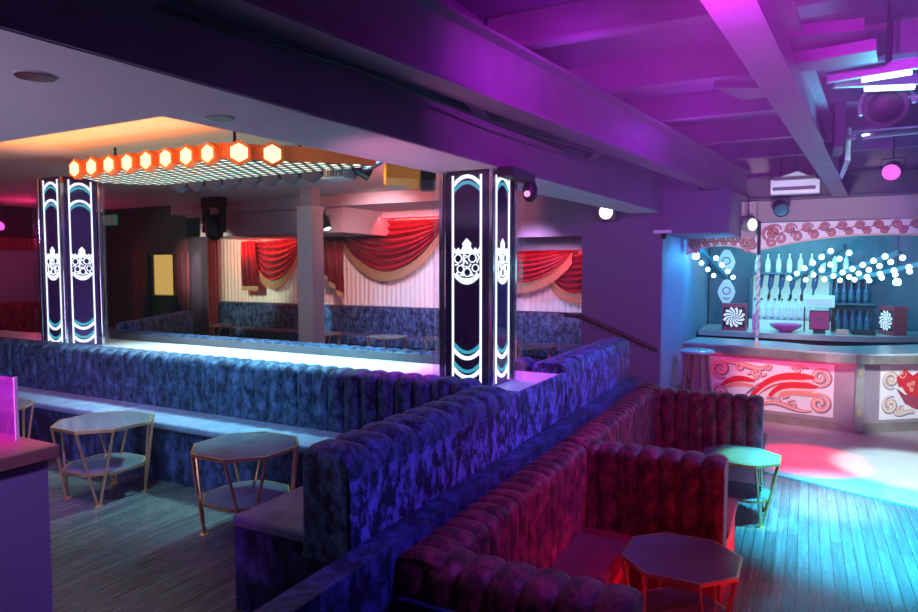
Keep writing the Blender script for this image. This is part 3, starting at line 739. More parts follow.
MB().tube([(q.x, q.y, q.z+.1), (q.x, q.y, ZC-.005)], .012).build('hanger', M['black'], o)
# exit sign and small lamps at far left
q = ony(110, 220, 8.25); o = thing('exit_sign', 'dim green exit sign with running figure on the dark back wall', 'sign', q)
MB().box(q.x-.17, q.x+.17, 8.22, 8.298, q.z-.10, q.z+.10, .006).build('case', M['green'], o)
m = MB(); fr = frame3((q.x, 8.218, q.z), (1, 0, 0), (0, 0, 1))
m.slab([(-.10, -.06), (-.06, -.06), (-.03, -.01), (-.01, -.06), (.02, -.05), (0, .02), (.03, .0), (.04, .02), (0, .05), (-.05, .03), (-.07, -.01)], fr, 0, .003); ringpts(m, fr, .015, .066, .016, .002, 0, .003, 10)
m.slab([(.07, -.065), (.13, -.065), (.13, .07), (.07, .07)], fr, 0, .003)
m.build('pictogram', M['signwhite'], o)
q = ony(100, 209, 7.9); par('small pink lamp above the exit sign', q, q+Vector((.5, -.8, -.2)), M['black'], .14, .07, 'pinkdim', hang=3.19-q.z-.1, name='spot_lamp')
q = ony(206, 225, 7.9); par('small pink lamp at the left edge of the alcove', q, q+Vector((.5, -.8, -.2)), M['black'], .14, .06, 'pinkdim', hang=3.19-q.z-.08, name='spot_lamp')
q = ony(247, 209, 8.28); o = thing('status_light', 'small strip light with green glow on the alcove fascia', 'lamp', q); MB().box(q.x-.16, q.x+.18, 8.24, 8.298, q.z-.025, q.z+.025, .005).build('case', M['grey'], o); MB().box(q.x-.2, q.x-.12, 8.235, 8.298, q.z-.03, q.z+.03, .005).build('glow', M['gled'], o)
q = ony(2, 224, 6.2); par('magenta lamp at the extreme left edge', q, q+Vector((.6, -.8, -.4)), M['black'], .2, .09, 'magenta', hang=3.19-q.z-.13, name='spot_lamp')
# left wall valance and drapes
def valance(label, p, q, z1, z0, mat='burg', n=40):
    p, q = Vector((*p, 0)), Vector((*q, 0)); dx = (q-p).normalized(); ny = Vector((-dx.y, dx.x, 0)); rings = []
    for i in range(n*4+1):
        c = p+(q-p)*i/(n*4)+ny*.025*math.sin(i*math.pi/2)
        rings.append([c+Vector((0, 0, z0)), c+Vector((0, 0, z1)), c+ny*.03+Vector((0, 0, z1)), c+ny*.03+Vector((0, 0, z0))])
    return tag(MB().loft(rings).build('valance', M[mat], origin=(p+q)/2+Vector((0, 0, z0))), label, 'valance')
valance('red pleated valance on the far left wall', (-12.5, 4.4), (-12.5, 8.2), 2.64, 2.42, 'curtain')
tag(MB().box(-12.64, -12.56, 4.4, 8.2, T, 2.42).build('wall_drape', M['panelgrey'], origin=(-12.6, 6.3, T)), 'grey drape behind the dark red sofa at far left', 'drape')
valance('dark red pleated valance over the doorway', (-11.35, 8.24), (-9.9, 8.24), 2.62, 2.38, 'burg', 24)
for x0, x1, lab in ((-11.4, -11.0, 'dark red curtain tied back at the left of the doorway'), (-10.2, -9.85, 'dark red curtain tied back at the right of the doorway')):
    rings = []
    for j in range(13):
        v = j/12; z = 2.40-(2.40-T)*v; wv = 1-.55*math.exp(-((v-.62)/.16)**2); cx = x0+.08 if x0 < -10.7 else x1-.08
        rings.append([Vector((cx+((x0+x1)/2-cx+(x1-x0)/2*math.cos(k*math.pi/12))*wv, 8.24+.05*math.sin(k*math.pi/12)*(1+.5*math.sin(k*2.4)), z)) for k in range(24)])
    tag(MB().loft(rings).build('door_curtain', M['burg'], True and None, True, origin=((x0+x1)/2, 8.24, T)), lab, 'curtain')
mi = thing('gilt_mirror', 'self-glowing warm gold panel glimpsed through the doorway', 'mirror', (-12.0, 9.6, T))
MB().box(-12.5, -11.9, 9.55, 9.6, 1.0, 2.5).build('pane', M['gold'], mi); m = MB()  # pane emits its warm tone instead of being lit
m.box(-12.56, -12.5, 9.53, 9.62, T, 2.56); m.box(-11.9, -11.84, 9.53, 9.62, T, 2.56); m.box(-12.56, -11.84, 9.53, 9.62, 2.5, 2.56); m.box(-12.56, -11.84, 9.53, 9.62, T, 1.0); m.build('frame', M['brass'], mi)
o = thing('reception_desk', 'dark desk standing in the doorway at far left', 'desk', (-11.2, 9.2, T)); MB().box(-12.3, -11.2, 9.0, 9.3, T, 1.5).build('body', M['wood'], o); MB().box(-12.35, -11.15, 8.95, 9.35, 1.5, 1.54).build('top', M['black'], o)

# handrail on the wall block
a, b = ony(583, 317, YB-.06), ony(658, 350, YB-.06)
hr = thing('handrail', 'sloping wooden handrail on the purple wall block', 'handrail', (a+b)/2)
MB().tube([a+Vector((-.25, 0, .02)), a, b], .026, 10).build('rail', M['wood'], hr, True)
for t in (.15, .85):
    p = a.lerp(b, t); MB().tube([p, p+Vector((0, 0, -.05)), Vector((p.x, YB-.001, p.z-.05))], .009, 6).build('bracket', M['brass'], hr)
# steps down beside the block
for k, lab in ((0, 'upper carpeted step beside the wall block'), (1, 'lower carpeted step beside the wall block')):
    tag(MB().box(XL, XL+.26*(2-k), 7.05, 7.95, .167*k+.0 if k else 0, .167*(k+1)).build('stair_step', M['redseat'], origin=(XL, 7.5, 0)), lab, 'step', 'steps off the tier') if False else None

# ------------------------------------------------------------------ bar
A_, B_, C_ = Vector((-1.48, 9.94)), Vector((.64, 9.63)), Vector((1.34, 10.17))
d2 = (C_-B_).normalized(); C2 = B_+d2*2.2; E_ = C2+Vector((.3, 1.2)); 
bar = thing('bar_counter', 'curved bar counter with pink lit front and cyan lit top', 'bar', (.3, 9.9, .012))
def offs(pts, dd):
    out = []
    for i, p in enumerate(pts):
        q = pts[min(i+1, len(pts)-1)]; r = pts[max(i-1, 0)]; t = (q-r).normalized(); n = Vector((-t.y, t.x)); out.append(p+n*dd)
    return out
line = [A_, A_.lerp(B_, .5), B_, C2]
inner = offs(line, .5)
MB().prism([(p.x, p.y) for p in line]+[(p.x, p.y) for p in inner[::-1]], .012, .98).build('body', M['barfront'], bar)
fl = offs(line, -.30); fl[0] = Vector((-1.49, 9.62)); il = offs(line, .52)
def smooth_line(pts, n=8):
    out = []
    for i in range(len(pts)-1):
        p0 = pts[max(i-1, 0)]; p1 = pts[i]; p2 = pts[i+1]; p3 = pts[min(i+2, len(pts)-1)]
        for k in range(n):
            t = k/n; out.append(.5*((2*p1)+(p2-p0)*t+(2*p0-5*p1+4*p2-p3)*t*t+(3*p1-p0-3*p2+p3)*t**3))
    out.append(pts[-1]); return out
fs = smooth_line(fl); is_ = smooth_line(il)
for p in is_: p.x = max(p.x, -1.49)
MB().prism([(p.x, p.y) for p in fs]+[(p.x, p.y) for p in is_[::-1]], 1.035, 1.06).build('countertop', M['counter'], bar)
fo = smooth_line(offs(fl, .012)); io = smooth_line(offs(fl, .06))
fo[0] = Vector((-1.49, fo[0].y)); io[0] = Vector((-1.49, io[0].y+.03))
MB().prism([(p.x, p.y) for p in fo]+[(p.x, p.y) for p in io[::-1]], .93, 1.034).build('counter_edge', M['counteredge'], bar)
pl = offs(line, -.03); pl[0] = Vector((-1.48, pl[0].y))
MB().prism([(p.x, p.y) for p in pl]+[(p.x, p.y) for p in line[::-1]], .012, .13).build('plinth', M['counteredge'], bar)
ln = offs(line, -.02); l2 = offs(line, -.035)
tag(MB().prism([(p.x, p.y) for p in l2]+[(p.x, p.y) for p in ln[::-1]], .955, .975).build('led_strip', M['pinkled'], bar), 'pink glowing strip under the overhang')
MB().xbox((B_.x, B_.y-.025, .5), (1, 0, 0), (0, 1, 0), (0, 0, 1), .045, .03, .46).build('corner_post', M['counteredge'], bar)
for z in (.28, .78):
    MB().xbox((B_.x, B_.y-.06, z), (1, 0, 0), (0, 1, 0), (0, 0, 1), .018, .012, .04).build('hinge', M['brass'], bar)

def spiral(cx, cy, r, a0, turns, sgn=1, n=26):
    return [(cx+math.cos(a0+sgn*turns*2*math.pi*i/n)*r*(1-.86*i/n), cy+math.sin(a0+sgn*turns*2*math.pi*i/n)*r*(1-.86*i/n)) for i in range(n+1)]
def bez(*p, n=18):
    out = []
    for i in range(n+1):
        t = i/n; q = [Vector(a) for a in p]
        while len(q) > 1: q = [a.lerp(b, t) for a, b in zip(q, q[1:])]
        out.append((q[0].x, q[0].y))
    return out
def taper(n, w, tip=.25): return [w*(tip+(1-tip)*math.sin(math.pi*min(1, .12+.88*(1-i/n)))**.7) for i in range(n+1)]
def scrolls(o, fr, items, mats=('pblue', 'porange', 'ppink'), sh=(.008, -.008), wk=1.):
    mo, mi_, mh_ = MB(), MB(), MB()
    for pts, w in items:
        n = len(pts)-1
        W = taper(n, w)
        W = [x*wk for x in W]
        mo.ribbon([(p[0]+sh[0], p[1]+sh[1]) for p in pts], [x*1.35 for x in W], fr, .001, .005)
        mi_.ribbon(pts, W, fr, .005, .011)
        mh_.ribbon(pts[1:-2], [x*.3 for x in W[1:-2]], fr, .011, .013)
    mo.build('scroll_shadow', M[mats[0]], o); mi_.build('scrollwork', M[mats[1]], o); mh_.build('scroll_highlight', M[mats[2]], o)
# left art panel
def onbar(x, y, P, Q):
    d = _ray(x, y); t2 = Q-P; n = Vector((-t2.y, t2.x, 0)); t = (Vector((P.x, P.y, HC))-Vector((0, 0, HC))).dot(n)/d.dot(n); return Vector((0, 0, HC))+d*t
n1 = (B_-A_).normalized(); nf1 = Vector((n1.y, -n1.x))
pa = A_+n1*.30; pb = A_+n1*1.86; W1 = (pb-pa).length
def art(label, p, q, z0, z1):
    u = (q-p).normalized(); nrm = Vector((u.y, -u.x)); o3 = Vector((p.x+nrm.x*.012, p.y+nrm.y*.012, z0))
    fr = (o3, Vector((u.x, u.y, 0)), Vector((0, 0, 1)), Vector((nrm.x, nrm.y, 0)))
    W, Hh = (q-p).length, z1-z0
    o = tag(MB().slab([(0, 0), (W, 0), (W, Hh), (0, Hh)], fr, -.011, 0.0).build('art_panel', M['cream'], bar), label)
    return o, fr, W, Hh
o, fr, W, Hh = art('cream bar panel painted with red plumes and scrolls', pa, pb, .17, .855)
it = []
for cx, cy, r, a0, sg in ((W-.16, Hh-.17, .13, -2.0, 1), (W-.16, .17, .13, 2.0, -1), (.16, Hh-.17, .13, -1.1, -1), (.16, .17, .13, 1.1, 1)):
    it.append((spiral(cx, cy, r, a0, 1.5, sg), .06))
it += [(bez((.22, Hh-.08), (.45, Hh-.02), (.6, Hh-.2), (.78, Hh-.08)), .06), (spiral(.42, Hh-.12, .07, 0, 1.3), .035), (spiral(.62, Hh-.18, .07, 2, 1.3, -1), .035), (spiral(.78, Hh-.10, .05, 0, 1.2), .03),
       (bez((W-.25, .06), (W-.5, .0), (W-.6, .2), (W-.85, .08)), .055), (spiral(W-.48, .11, .07, 1, 1.3), .035), (spiral(W-.68, .14, .06, 3, 1.2, -1), .03), (bez((.25, .07), (.45, .02), (.55, .18), (.72, .06)), .05), (bez((W-.3, Hh-.07), (W-.42, Hh-.02), (W-.5, Hh-.09)), .045), (spiral(W-.42, Hh-.10, .05, 0, 1.2), .028)]
for x, y in ((.62, .42), (.72, .47), (.55, .48), (.8, .18), (.9, .14), (1.0, .2)): it.append((bez((x-.04, y-.02), (x, y+.02), (x+.04, y+.02)), .035))
scrolls(o, fr, it)
def plume(pts, w, mat, d0, d1):
    m = MB(); n = len(pts)-1; m.ribbon(pts, [w*math.sin(math.pi*(.06+.9*(i/n)))**.6 if i < n else w*.25 for i in range(n+1)], fr, d0, d1); return m
plume(bez((.55, .12), (.75, .42), (1.0, .52), (1.34, .50)), .13, 'x', .006, .014).build('plume', M['pred'], o)
plume(bez((.80, .20), (.98, .42), (1.15, .40), (1.38, .38)), .10, 'x', .010, .017).build('plume', M['pred'], o)
plume(bez((.92, .20), (1.06, .34), (1.2, .28), (1.40, .27)), .08, 'x', .012, .019).build('plume', M['porange'], o)
plume(bez((.58, .10), (.80, .47), (1.05, .44), (1.36, .44)), .03, 'x', .015, .019).build('plume_highlight', M['ppink'], o)
plume(bez((.86, .22), (1.0, .36), (1.18, .32), (1.36, .33)), .03, 'x', .018, .021).build('plume_highlight', M['ppink'], o)
plume(bez((.18, .28), (.32, .42), (.45, .42), (.62, .38)), .08, 'x', .006, .013).build('plume', M['pred'], o)
plume(bez((.22, .25), (.35, .34), (.48, .34), (.66, .30)), .05, 'x', .010, .015).build('plume', M['porange'], o)
plume(bez((.50, .18), (.62, .32), (.7, .36), (.80, .40)), .04, 'x', .006, .012).build('plume_shadow', M['pblue'], o)
# right art panel
qa, qb = B_+d2*.29, B_+d2*1.5
o, fr, W, Hh = art('cream bar panel with red heart and scrolls cut by the right edge', qa, qb, .17, .865)
it = []
for cx, cy, r, a0, sg in ((.14, Hh-.18, .12, -1.1, -1), (.14, .19, .12, 1.1, 1), (W-.14, Hh-.18, .12, -2, 1), (W-.14, .19, .12, 2, -1)): it.append((spiral(cx, cy, r, a0, 1.5, sg), .055))
it += [(bez((.2, .08), (.3, .02), (.4, .14), (.5, .08)), .05), (spiral(.30, .12, .06, 1, 1.2), .035), (spiral(.30, Hh-.12, .06, 1, 1.2, -1), .035)]
scrolls(o, fr, it, ('pblue', 'pgold', 'ppink'))
m = MB(); m.slab([(.22, Hh-.16), (.34, Hh-.05), (.46, Hh-.14), (.6, Hh-.05), (.74, Hh-.16), (.70, Hh-.30), (.60, Hh-.42), (.52, .12), (.44, .16), (.40, .30), (.30, .42), (.26, Hh-.28)], fr, .004, .012); m.build('red_drapery', M['pred'], o)
m = MB(); m.slab([(.22, .40), (.34, .32), (.5, .28), (.7, .30), (.74, .24), (.55, .12), (.36, .20)], fr, .012, .017); m.build('maroon_fold', M['pmaroon'], o)
m = MB()
for x, y in ((.40, .44), (.46, .46), (.44, .38)): ringpts(m, fr, x, y, .03, .004, .012, .018)
m.build('berry', M['porange'], o)
# valances over the bar
def bar_valance(label, p, q, z1, z0, arch, mats, seg):
    u = (q-p).normalized(); nrm = Vector((u.y, -u.x)); o3 = Vector((p.x, p.y, z0)); W = (q-p).length
    o = thing('painted_valance', label, 'valance', o3)
    fr = (o3, Vector((u.x, u.y, 0)), Vector((0, 0, 1)), Vector((nrm.x, nrm.y, 0))); Hh = z1-z0
    nn = 30; bot = [(W*i/nn, arch*math.sin(math.pi*min(1, max(0, (i/nn-.02)/.96)))**.8 if 0 < i < nn else 0) for i in range(nn+1)]
    MB().slab(bot+[(W, Hh), (0, Hh)], fr, -.03, 0).build('board', M['cream'], o)
    it = []
    n = seg
    for sx_ in (0, 1):
        cx = .11 if not sx_ else W-.11; sg = -1 if not sx_ else 1
        it.append((spiral(cx, Hh*.64, Hh*.31, (-1.1 if not sx_ else -2.0), 1.4, sg), .05)); it.append((spiral(cx+(.02 if not sx_ else -.02), Hh*.30, Hh*.19, (1.1 if not sx_ else 2.0), 1.3, -sg), .04))
    for k in range(n):
        f = (k+.8)/(n+.6); x = W*f; hb = arch*math.sin(math.pi*f)**.8; mid = (Hh+hb)/2; hh = (Hh-hb)
        sg = 1 if f < .5 else -1
        it.append((spiral(x, mid+hh*.20, hh*.26, 0 if sg > 0 else math.pi, 1.3, sg), .046)); it.append((spiral(x+W*.35/n, mid-hh*.16, hh*.24, math.pi if sg > 0 else 0, 1.3, -sg), .042))
        it.append((bez((x-W*.4/n, mid+hh*.05), (x, mid+hh*.4), (x+W*.2/n, mid-hh*.2), (x+W*.5/n, mid+hh*.1)), .03))
    scrolls(o, fr, it, mats, (.005, -.005), .82)
    m = MB(); m.ribbon([(a_, b_+.012) for a_, b_ in bot], .02, fr, .001, .008); m.build('edge_trim', M['pgold'], o)
    return o, fr, bot
v1, f1, bt1 = bar_valance('small painted scroll valance above the left end of the bar', Vector((-1.49, 9.62)), Vector((-.585, 9.62)), 2.535, 2.28, .12, ('pblue', 'pmaroon', 'pgold'), 7)
v2, f2, bt2 = bar_valance('wide painted scroll valance over the bar cut by the right edge', Vector((-.545, 9.70)), Vector((2.1, 9.70)), 2.70, 2.34, .17, ('pblue', 'pmaroon', 'porange'), 13)
struct(MB().box(-.58, -.55, 9.6, 9.8, 2.28, 2.72).build('trim_8', M['dark']))
# twisted post on the counter
q = Vector((-.565, 9.72, 1.06)); ps = thing('twisted_post', 'slim striped twisted post standing on the bar counter', 'post', q)
rings = []; nz = 90
for i in range(nz+1):
    z = q.z+.03+(2.275-q.z-.03)*i/nz
    rings.append([Vector((q.x+math.cos(k*math.pi/5)*(.019+.006*math.cos(k*math.pi/5*2-i*.55)), q.y+math.sin(k*math.pi/5)*(.019+.006*math.cos(k*math.pi/5*2-i*.55)), z)) for k in range(10)])
MB().loft(rings).build('shaft', M['cream'], ps, True)
m = MB(); m.tube([Vector((q.x+math.cos(i*.35)*.024, q.y+math.sin(i*.35)*.024, q.z+.03+1.2*i/190)) for i in range(191)], .006, 5); tag(m.build('spiral_stripe', M['counteredge'], ps), 'brown spiral stripe')
MB().lathe(q, [(.045, 0), (.045, .012), (.028, .03)], 14).build('foot', M['pgold'], ps, True)
# stool
q = Vector((-1.22, 8.95, .012)); sl = thing('bar_stool', 'tall wooden stool with round blue lit top at the left end of the bar', 'stool', q)
MB().lathe(q+Vector((0, 0, .985)), [(.20, 0), (.215, .012), (.215, .035), (.19, .048)], 28).build('seat', M['counter'], sl, True)
for k in range(4):
    a = k*math.pi/2+.5; MB().tube([q+Vector((math.cos(a)*.13, math.sin(a)*.13, .985)), q+Vector((math.cos(a)*.23, math.sin(a)*.23, 0))], .024, 8, .018).build('leg', M['stool'], sl, True)
m = MB(); m.tube([q+Vector((math.cos(k*math.pi/2+.5)*.195, math.sin(k*math.pi/2+.5)*.195, .33)) for k in (0, 1, 2, 3, 0)], .012, 6); m.build('footrest', M['stool'], sl)

# back bar
YK = 11.05
bb = thing('back_bar_counter', 'grey back bar shelf carrying bottles and boxes', 'counter', (.2, 11.4, .012))
fr_pts = smooth_line([Vector((-1.49, 10.98)), Vector((-.4, 10.9)), Vector((.6, 10.95)), Vector((1.3, 11.25)), Vector((2.2, 11.9))])
MB().prism([(p.x, p.y) for p in fr_pts]+[(2.2, 12.28), (-1.49, 12.28)], 1.04, 1.12).build('top', M['counter'], bb)
MB().prism([(p.x, p.y+.08) for p in fr_pts]+[(2.2, 12.28), (-1.49, 12.28)], .012, 1.039).build('cabinet', M['dark'], bb)
ZB = 1.12
# lit bottle rack behind
rk = thing('bottle_rack', 'cyan lit stepped bottle rack on the back bar', 'shelf', (.05, 11.8, ZB))
MB().box(-.80, .36, 11.62, 12.2, ZB, ZB+.16).build('lower_step', M['barback'], rk)
MB().box(-.80, .36, 11.60, 11.62, ZB, ZB+.155).build('step_front', M['shelflit'], rk)
MB().box(-.80, .36, 12.16, 12.22, ZB+.16, ZB+.86).build('back_panel', M['shelflit'], rk)
MB().box(-.80, .9, 11.9, 12.18, 2.0, 2.03).build('upper_shelf', M['barback'], rk)
for x in (-.80, .36):
    MB().box(x-.02, x+.02, 11.95, 12.16, ZB+.16, 2.0).build('side_panel', M['barback'], rk)
def bottle_mesh(kind):
    o = thing('bottle', 'x', 'bottle')
    if kind == 0: prof = [(.038, 0), (.040, .01), (.040, .17), (.034, .20), (.014, .235), (.013, .29), (.016, .292), (.016, .305)]
    else: prof = [(.036, 0), (.040, .012), (.042, .15), (.040, .19), (.015, .25), (.014, .33), (.017, .332), (.017, .345)]
    MB().lathe((0, 0, 0), prof, 14).build('glass', M['bottle' if kind == 0 else 'bottledk'], o, True, local=True)
    MB().lathe((0, 0, .05), [(.0412 if kind == 0 else .043, 0), (.0412 if kind == 0 else .043, .09)], 14).build('bottle_label', M['label' if kind == 0 else 'barback'], o, True, local=True)
    MB().lathe((0, 0, prof[-1][1]), [(.017, 0), (.017, .025)], 10).build('stopper', M['black'], o, True, local=True)
    return o
bt = bottle_mesh(0)
for i in range(11):
    o = bt if i == 0 else copy_tree(bt); o.location = (-.72+i*.098, 11.70, ZB+.16); tag(o, 'clear bottle in the front row of the lit bottle rack', 'bottle', 'clear bottles on the lit rack')
bd = bottle_mesh(1)
for i in range(9):
    o = bd if i == 0 else copy_tree(bd); o.location = (.46+(i % 5)*.095, 11.65+(i//5)*.12, ZB+.0)
    tag(o, 'dark blue bottle in the cluster right of the purple screen', 'bottle', 'dark bottles on the back bar')
for i in range(9):
    o = copy_tree(bd); o.location = (.44+(i % 5)*.1, 11.98+(i//5)*.1, 2.03-.48)
    tag(o, 'dark bottle on the raised shelf behind the dark cluster', 'bottle', 'dark bottles on the raised shelf')
rs = MB().box(.4, .98, 11.92, 12.25, 1.52, 1.549).build('raised_shelf', M['barback'], origin=(.6, 12, 1.5)); tag(rs, 'shelf carrying dark bottles behind the right cluster', 'shelf')
# inverted optics with bottles
bo = thing('bottle_optic', 'x', 'bottle')
MB().lathe((0, 0, 0), [(.010, 0), (.012, .03), (.022, .05), (.022, .10), (.012, .12)], 12).build('dispenser', M['black'], bo, True, local=True)
MB().lathe((0, 0, .12), [(.014, 0), (.016, .06), (.042, .12), (.044, .30), (.036, .32)], 14).build('bottle', M['bottledk'], bo, True, local=True)
MB().box(-.01, .01, 0, .13, .06, .085).build('bracket', M['black'], bo, local=True)
for i in range(6):
    o = bo if i == 0 else copy_tree(bo); o.location = (-.70+i*.16, 12.03, 1.56); o.rotation_euler = (0, R(6), 0)
    tag(o, 'upside-down bottle in a dispenser hanging on the lit back panel', 'bottle', 'upside-down bottles in dispensers')
# glass stacks / tinted bottles on upper shelf
for i in range(9):
    o = copy_tree(bt); o.location = (-.72+i*.16, 12.02, 2.03); tag(o, 'bottle standing on the upper shelf behind the string of bulbs', 'bottle', 'bottles on the upper shelf')
# boxes with spiral fronts
def spiral_box(label, c, rz, w, h, dpt):
    o = thing('spiral_box', label, 'box', c, rz)
    MB().box(-w/2, w/2, 0, dpt, 0, h, .006).build('case', M['pmaroon'], o, local=True)
    fr = (Vector((0, -.001, h/2)), Vector((1, 0, 0)), Vector((0, 0, 1)), Vector((0, -1, 0)))
    k = min(w, h)*.40
    MB().slab([(-k*1.08, -k*1.08), (k*1.08, -k*1.08), (k*1.08, k*1.08), (-k*1.08, k*1.08)], fr, 0, .003).build('front', M['black'], o, local=True)
    m = MB()
    for j in range(12):
        A0 = j*math.pi/6; pts = []; ws = []
        for i in range(9):
            r = k*(.06+1.0*i/8); a = A0+.9*i/8; lim = k/max(abs(math.cos(a)), abs(math.sin(a)))
            r = min(r, lim); pts.append((math.cos(a)*r, math.sin(a)*r)); ws.append(max(.002, r*.26))
        m.ribbon(pts, ws, fr, .003, .006)
    tag(m.build('swirl', M['white2'], o, local=True), 'white swirl rays')
    return o
M['white2'] = glow('white swirl', (.8, .95, 1), .55, (.9, .9, .9))
q = Vector((-.98, 11.12, ZB)); spiral_box('square box with white swirl at the left end of the back bar', q, R(2), .36, .42, .22)
q = Vector((1.06, 11.44, ZB)); spiral_box('narrow seen box with white swirl at the right end of the back bar', q, R(-62), .34, .42, .2)
# till screen
o = thing('till_screen', 'purple lit till screen standing on the back bar', 'screen', (.20, 11.16, ZB))
MB().xbox((.20, 11.18, ZB+.20), (1, 0, 0), (0, 1, .2), (0, -.2, 1), .135, .012, .15, .004).build('case', M['black'], o)
MB().xbox((.20, 11.165, ZB+.20), (1, 0, 0), (0, 1, .2), (0, -.2, 1), .125, .003, .135).build('display', M['screen'], o)
MB().box(.12, .28, 11.18, 11.34, ZB, ZB+.05, .005).build('base', M['black'], o)
fr = frame3((.20, 11.155, ZB+.22), (1, 0, 0), (0, .2, 1)); fr = (fr[0], fr[1], fr[2], -fr[3] if fr[3].y > 0 else fr[3]); m = MB(); ringpts(m, fr, 0, .03, .055, .035, 0, .003); ringpts(m, fr, 0, .03, .02, .004, 0, .003); m.build('icon', M['steeldark'], o)
# till printer, menu, tray
tag(MB().box(.42, .58, 11.14, 11.26, ZB, ZB+.07, .006).build('storage_box', M['terracotta'], origin=(.5, 11.2, ZB)), 'small terracotta box right of the till screen', 'box')
tag(MB().box(.62, .92, 11.2, 11.42, ZB, ZB+.06, .006).build('drip_tray', M['black'], origin=(.75, 11.3, ZB)), 'black tray between terracotta box and right swirl box', 'tray')
tag(MB().box(-.72, -.62, 11.2, 11.23, ZB, ZB+.26, .004).build('menu_card', M['pinkmark'], origin=(-.67, 11.2, ZB)), 'pink card standing right of the left swirl box', 'card')
bw = thing('punch_bowl', 'shallow magenta lit bowl below the lit bottle rack', 'bowl', (-.25, 11.25, ZB)); MB().lathe((-.25, 11.25, ZB), [(.08, 0), (.10, .012), (.20, .07), (.235, .12), (.225, .12), (.10, .03)], 26).build('bowl', plain('magenta bowl', (.7, .06, .4), .2, 0, .8), bw, True)
o = thing('glass_display', 'cyan lit glass display box above the till screen', 'display', (.1, 11.5, ZB)); MB().box(-.02, .40, 11.42, 11.58, ZB+.38, ZB+.56, .006).build('case', M['shelflit'], o); MB().box(.02, .36, 11.415, 11.43, ZB+.42, ZB+.52, .004).build('front_panel', M['label'], o)
for x in (.0, .38): MB().box(x-.01, x+.01, 11.49, 11.51, ZB, ZB+.38).build('leg', M['black'], o)
# diamond shaped framed faces on the left pier
for (x, y, lab) in ((726, 262, 'upper pale cut-out card on the dark pier behind the bar'), (726, 292, 'lower pale cut-out card on the dark pier behind the bar')):
    q = ony(x, y, 12.2); fr = frame3((q.x, 12.29, q.z), (1, 0, 0), (0, 0, 1))
    o = MB().slab([(.13*math.sin(k*math.pi/8)*(1+.12*math.cos(k*math.pi/2)), .22*math.cos(k*math.pi/8)) for k in range(16)], fr, 0, .02).build('cutout_card', M['label'], origin=(q.x, 12.29, q.z)); tag(o, lab, 'card', 'pale cut-out cards')
    m = MB(); ringpts(m, fr, 0, .02, .07, .05, .02, .025); m.ribbon([(-.05, -.10), (0, -.13), (.05, -.10)], .02, fr, .02, .025); m.build('drawing', M['pblue'], o)
# battens with bulbs across the bar ceiling
def batten(label, a, b, n, zz=0.):
    a, b = Vector(a), Vector(b); d = (b-a).normalized(); sdv = d.cross(Vector((0, 0, 1))).normalized()
    o = thing('bulb_batten', label, 'string light', (a+b)/2, group=None)
    MB().xbox((a+b)/2, d, sdv, d.cross(sdv), (b-a).length/2, .028, .03).build('rail', M['batten'], o)
    for i in range(n):
        for sg in (-1, 1):
            p = a.lerp(b, (i+.35+(.3 if sg > 0 else 0))/n)+sdv*sg*.14-Vector((0, 0, .03))
            MB().lathe(p, [(.012, .03), (.032, .012), (.038, -.012), (.026, -.036), (.004, -.045)], 12).build('bulb', M['bulb'], o, True)
    return o
ZK = 2.80
batten('diagonal bulb batten rising from the lit rack to the valance middle', ony(794, 279, 11.75), ony(845, 246, 10.3), 6)
batten('second diagonal bulb batten, just right of the first', ony(828, 279, 11.75), ony(900, 252, 10.3), 7)
batten('third diagonal bulb batten, lowest at the right end of the bar', ony(856, 279, 11.75), ony(925, 263, 10.5), 5)
batten('short dark batten behind the small valance', ony(726, 277, 12.0), ony(702, 251, 10.3), 4, .6)
for (x, y, Y, lab) in ((897, 282, 11.3, 'brightest bulb cluster lamp at the right end of the bar'), (696, 256, 10.1, 'bright cyan lamp under the small valance')):
    q = ony(x, y, Y); o = thing('spot_lamp', lab, 'lamp', q); MB().lathe(q, [(.03, .05), (.05, .02), (.05, -.03), (.03, -.05)], 14).build('globe', M['bulb'], o, True)
    MB().tube([q+Vector((0, 0, .05)), Vector((q.x, q.y, 2.85))], .008).build('stem', M['black'], o)

# ------------------------------------------------------------------ podium at the left with acrylic box
pd = thing('podium', 'purple lit podium with wooden top at the left edge', 'podium', (-2.85, 1.05, T))
MB().box(-3.25, -2.45, .3, 1.40, T, 1.40).build('body', M['podium'], pd)
MB().box(-3.28, -2.42, .27, 1.43, 1.40, 1.45, .006).build('top', M['podtop'], pd)
ab = thing('acrylic_box', 'clear acrylic box glowing magenta on the podium', 'box', (-2.85, 1.25, 1.451))
xa, xb, ya, yb = -3.1, -2.61, 1.02, 1.385; zt = onx(27, 376, xb).z
M['tinted'] = clear('glow coloured acrylic', (.95, .62, .95), .10)  # magenta glow of the clear box put into the sheet colour
_nt = M['tinted'].node_tree; _df = _nt.nodes.new('ShaderNodeBsdfDiffuse'); _df.inputs['Color'].default_value = (.95, .5, .9, 1)
_mx = [n for n in _nt.nodes if n.type == 'MIX_SHADER'][0]; _nt.links.new(_df.outputs[0], _mx.inputs[2])
for args in ((xa, xb, ya, ya+.006, 1.451, zt), (xa, xb, yb-.006, yb, 1.451, zt), (xa, xa+.006, ya+.007, yb-.007, 1.451, zt), (xb-.006, xb, ya+.007, yb-.007, 1.451, zt)):
    MB().box(*args).build('side', M['tinted'], ab)
for x, y in ((xb+.004, ya+.003), (xb+.004, yb-.003), (xa-.004, yb-.003)):
    MB().box(x-.004, x+.004, y-.006, y+.006, 1.451, zt+.003).build('edge', M['cream'], ab)
tl = thing('tealight_lamp', 'small red glowing lamp inside the acrylic box', 'lamp', (-2.73, 1.25, 1.451)); MB().lathe((-2.73, 1.25, 1.451), [(.03, 0), (.035, .01), (.03, .05), (.012, .11), (.003, .13)], 14).build('shade', glow('red tealight', (1, .08, .15), 1.5), tl, True)

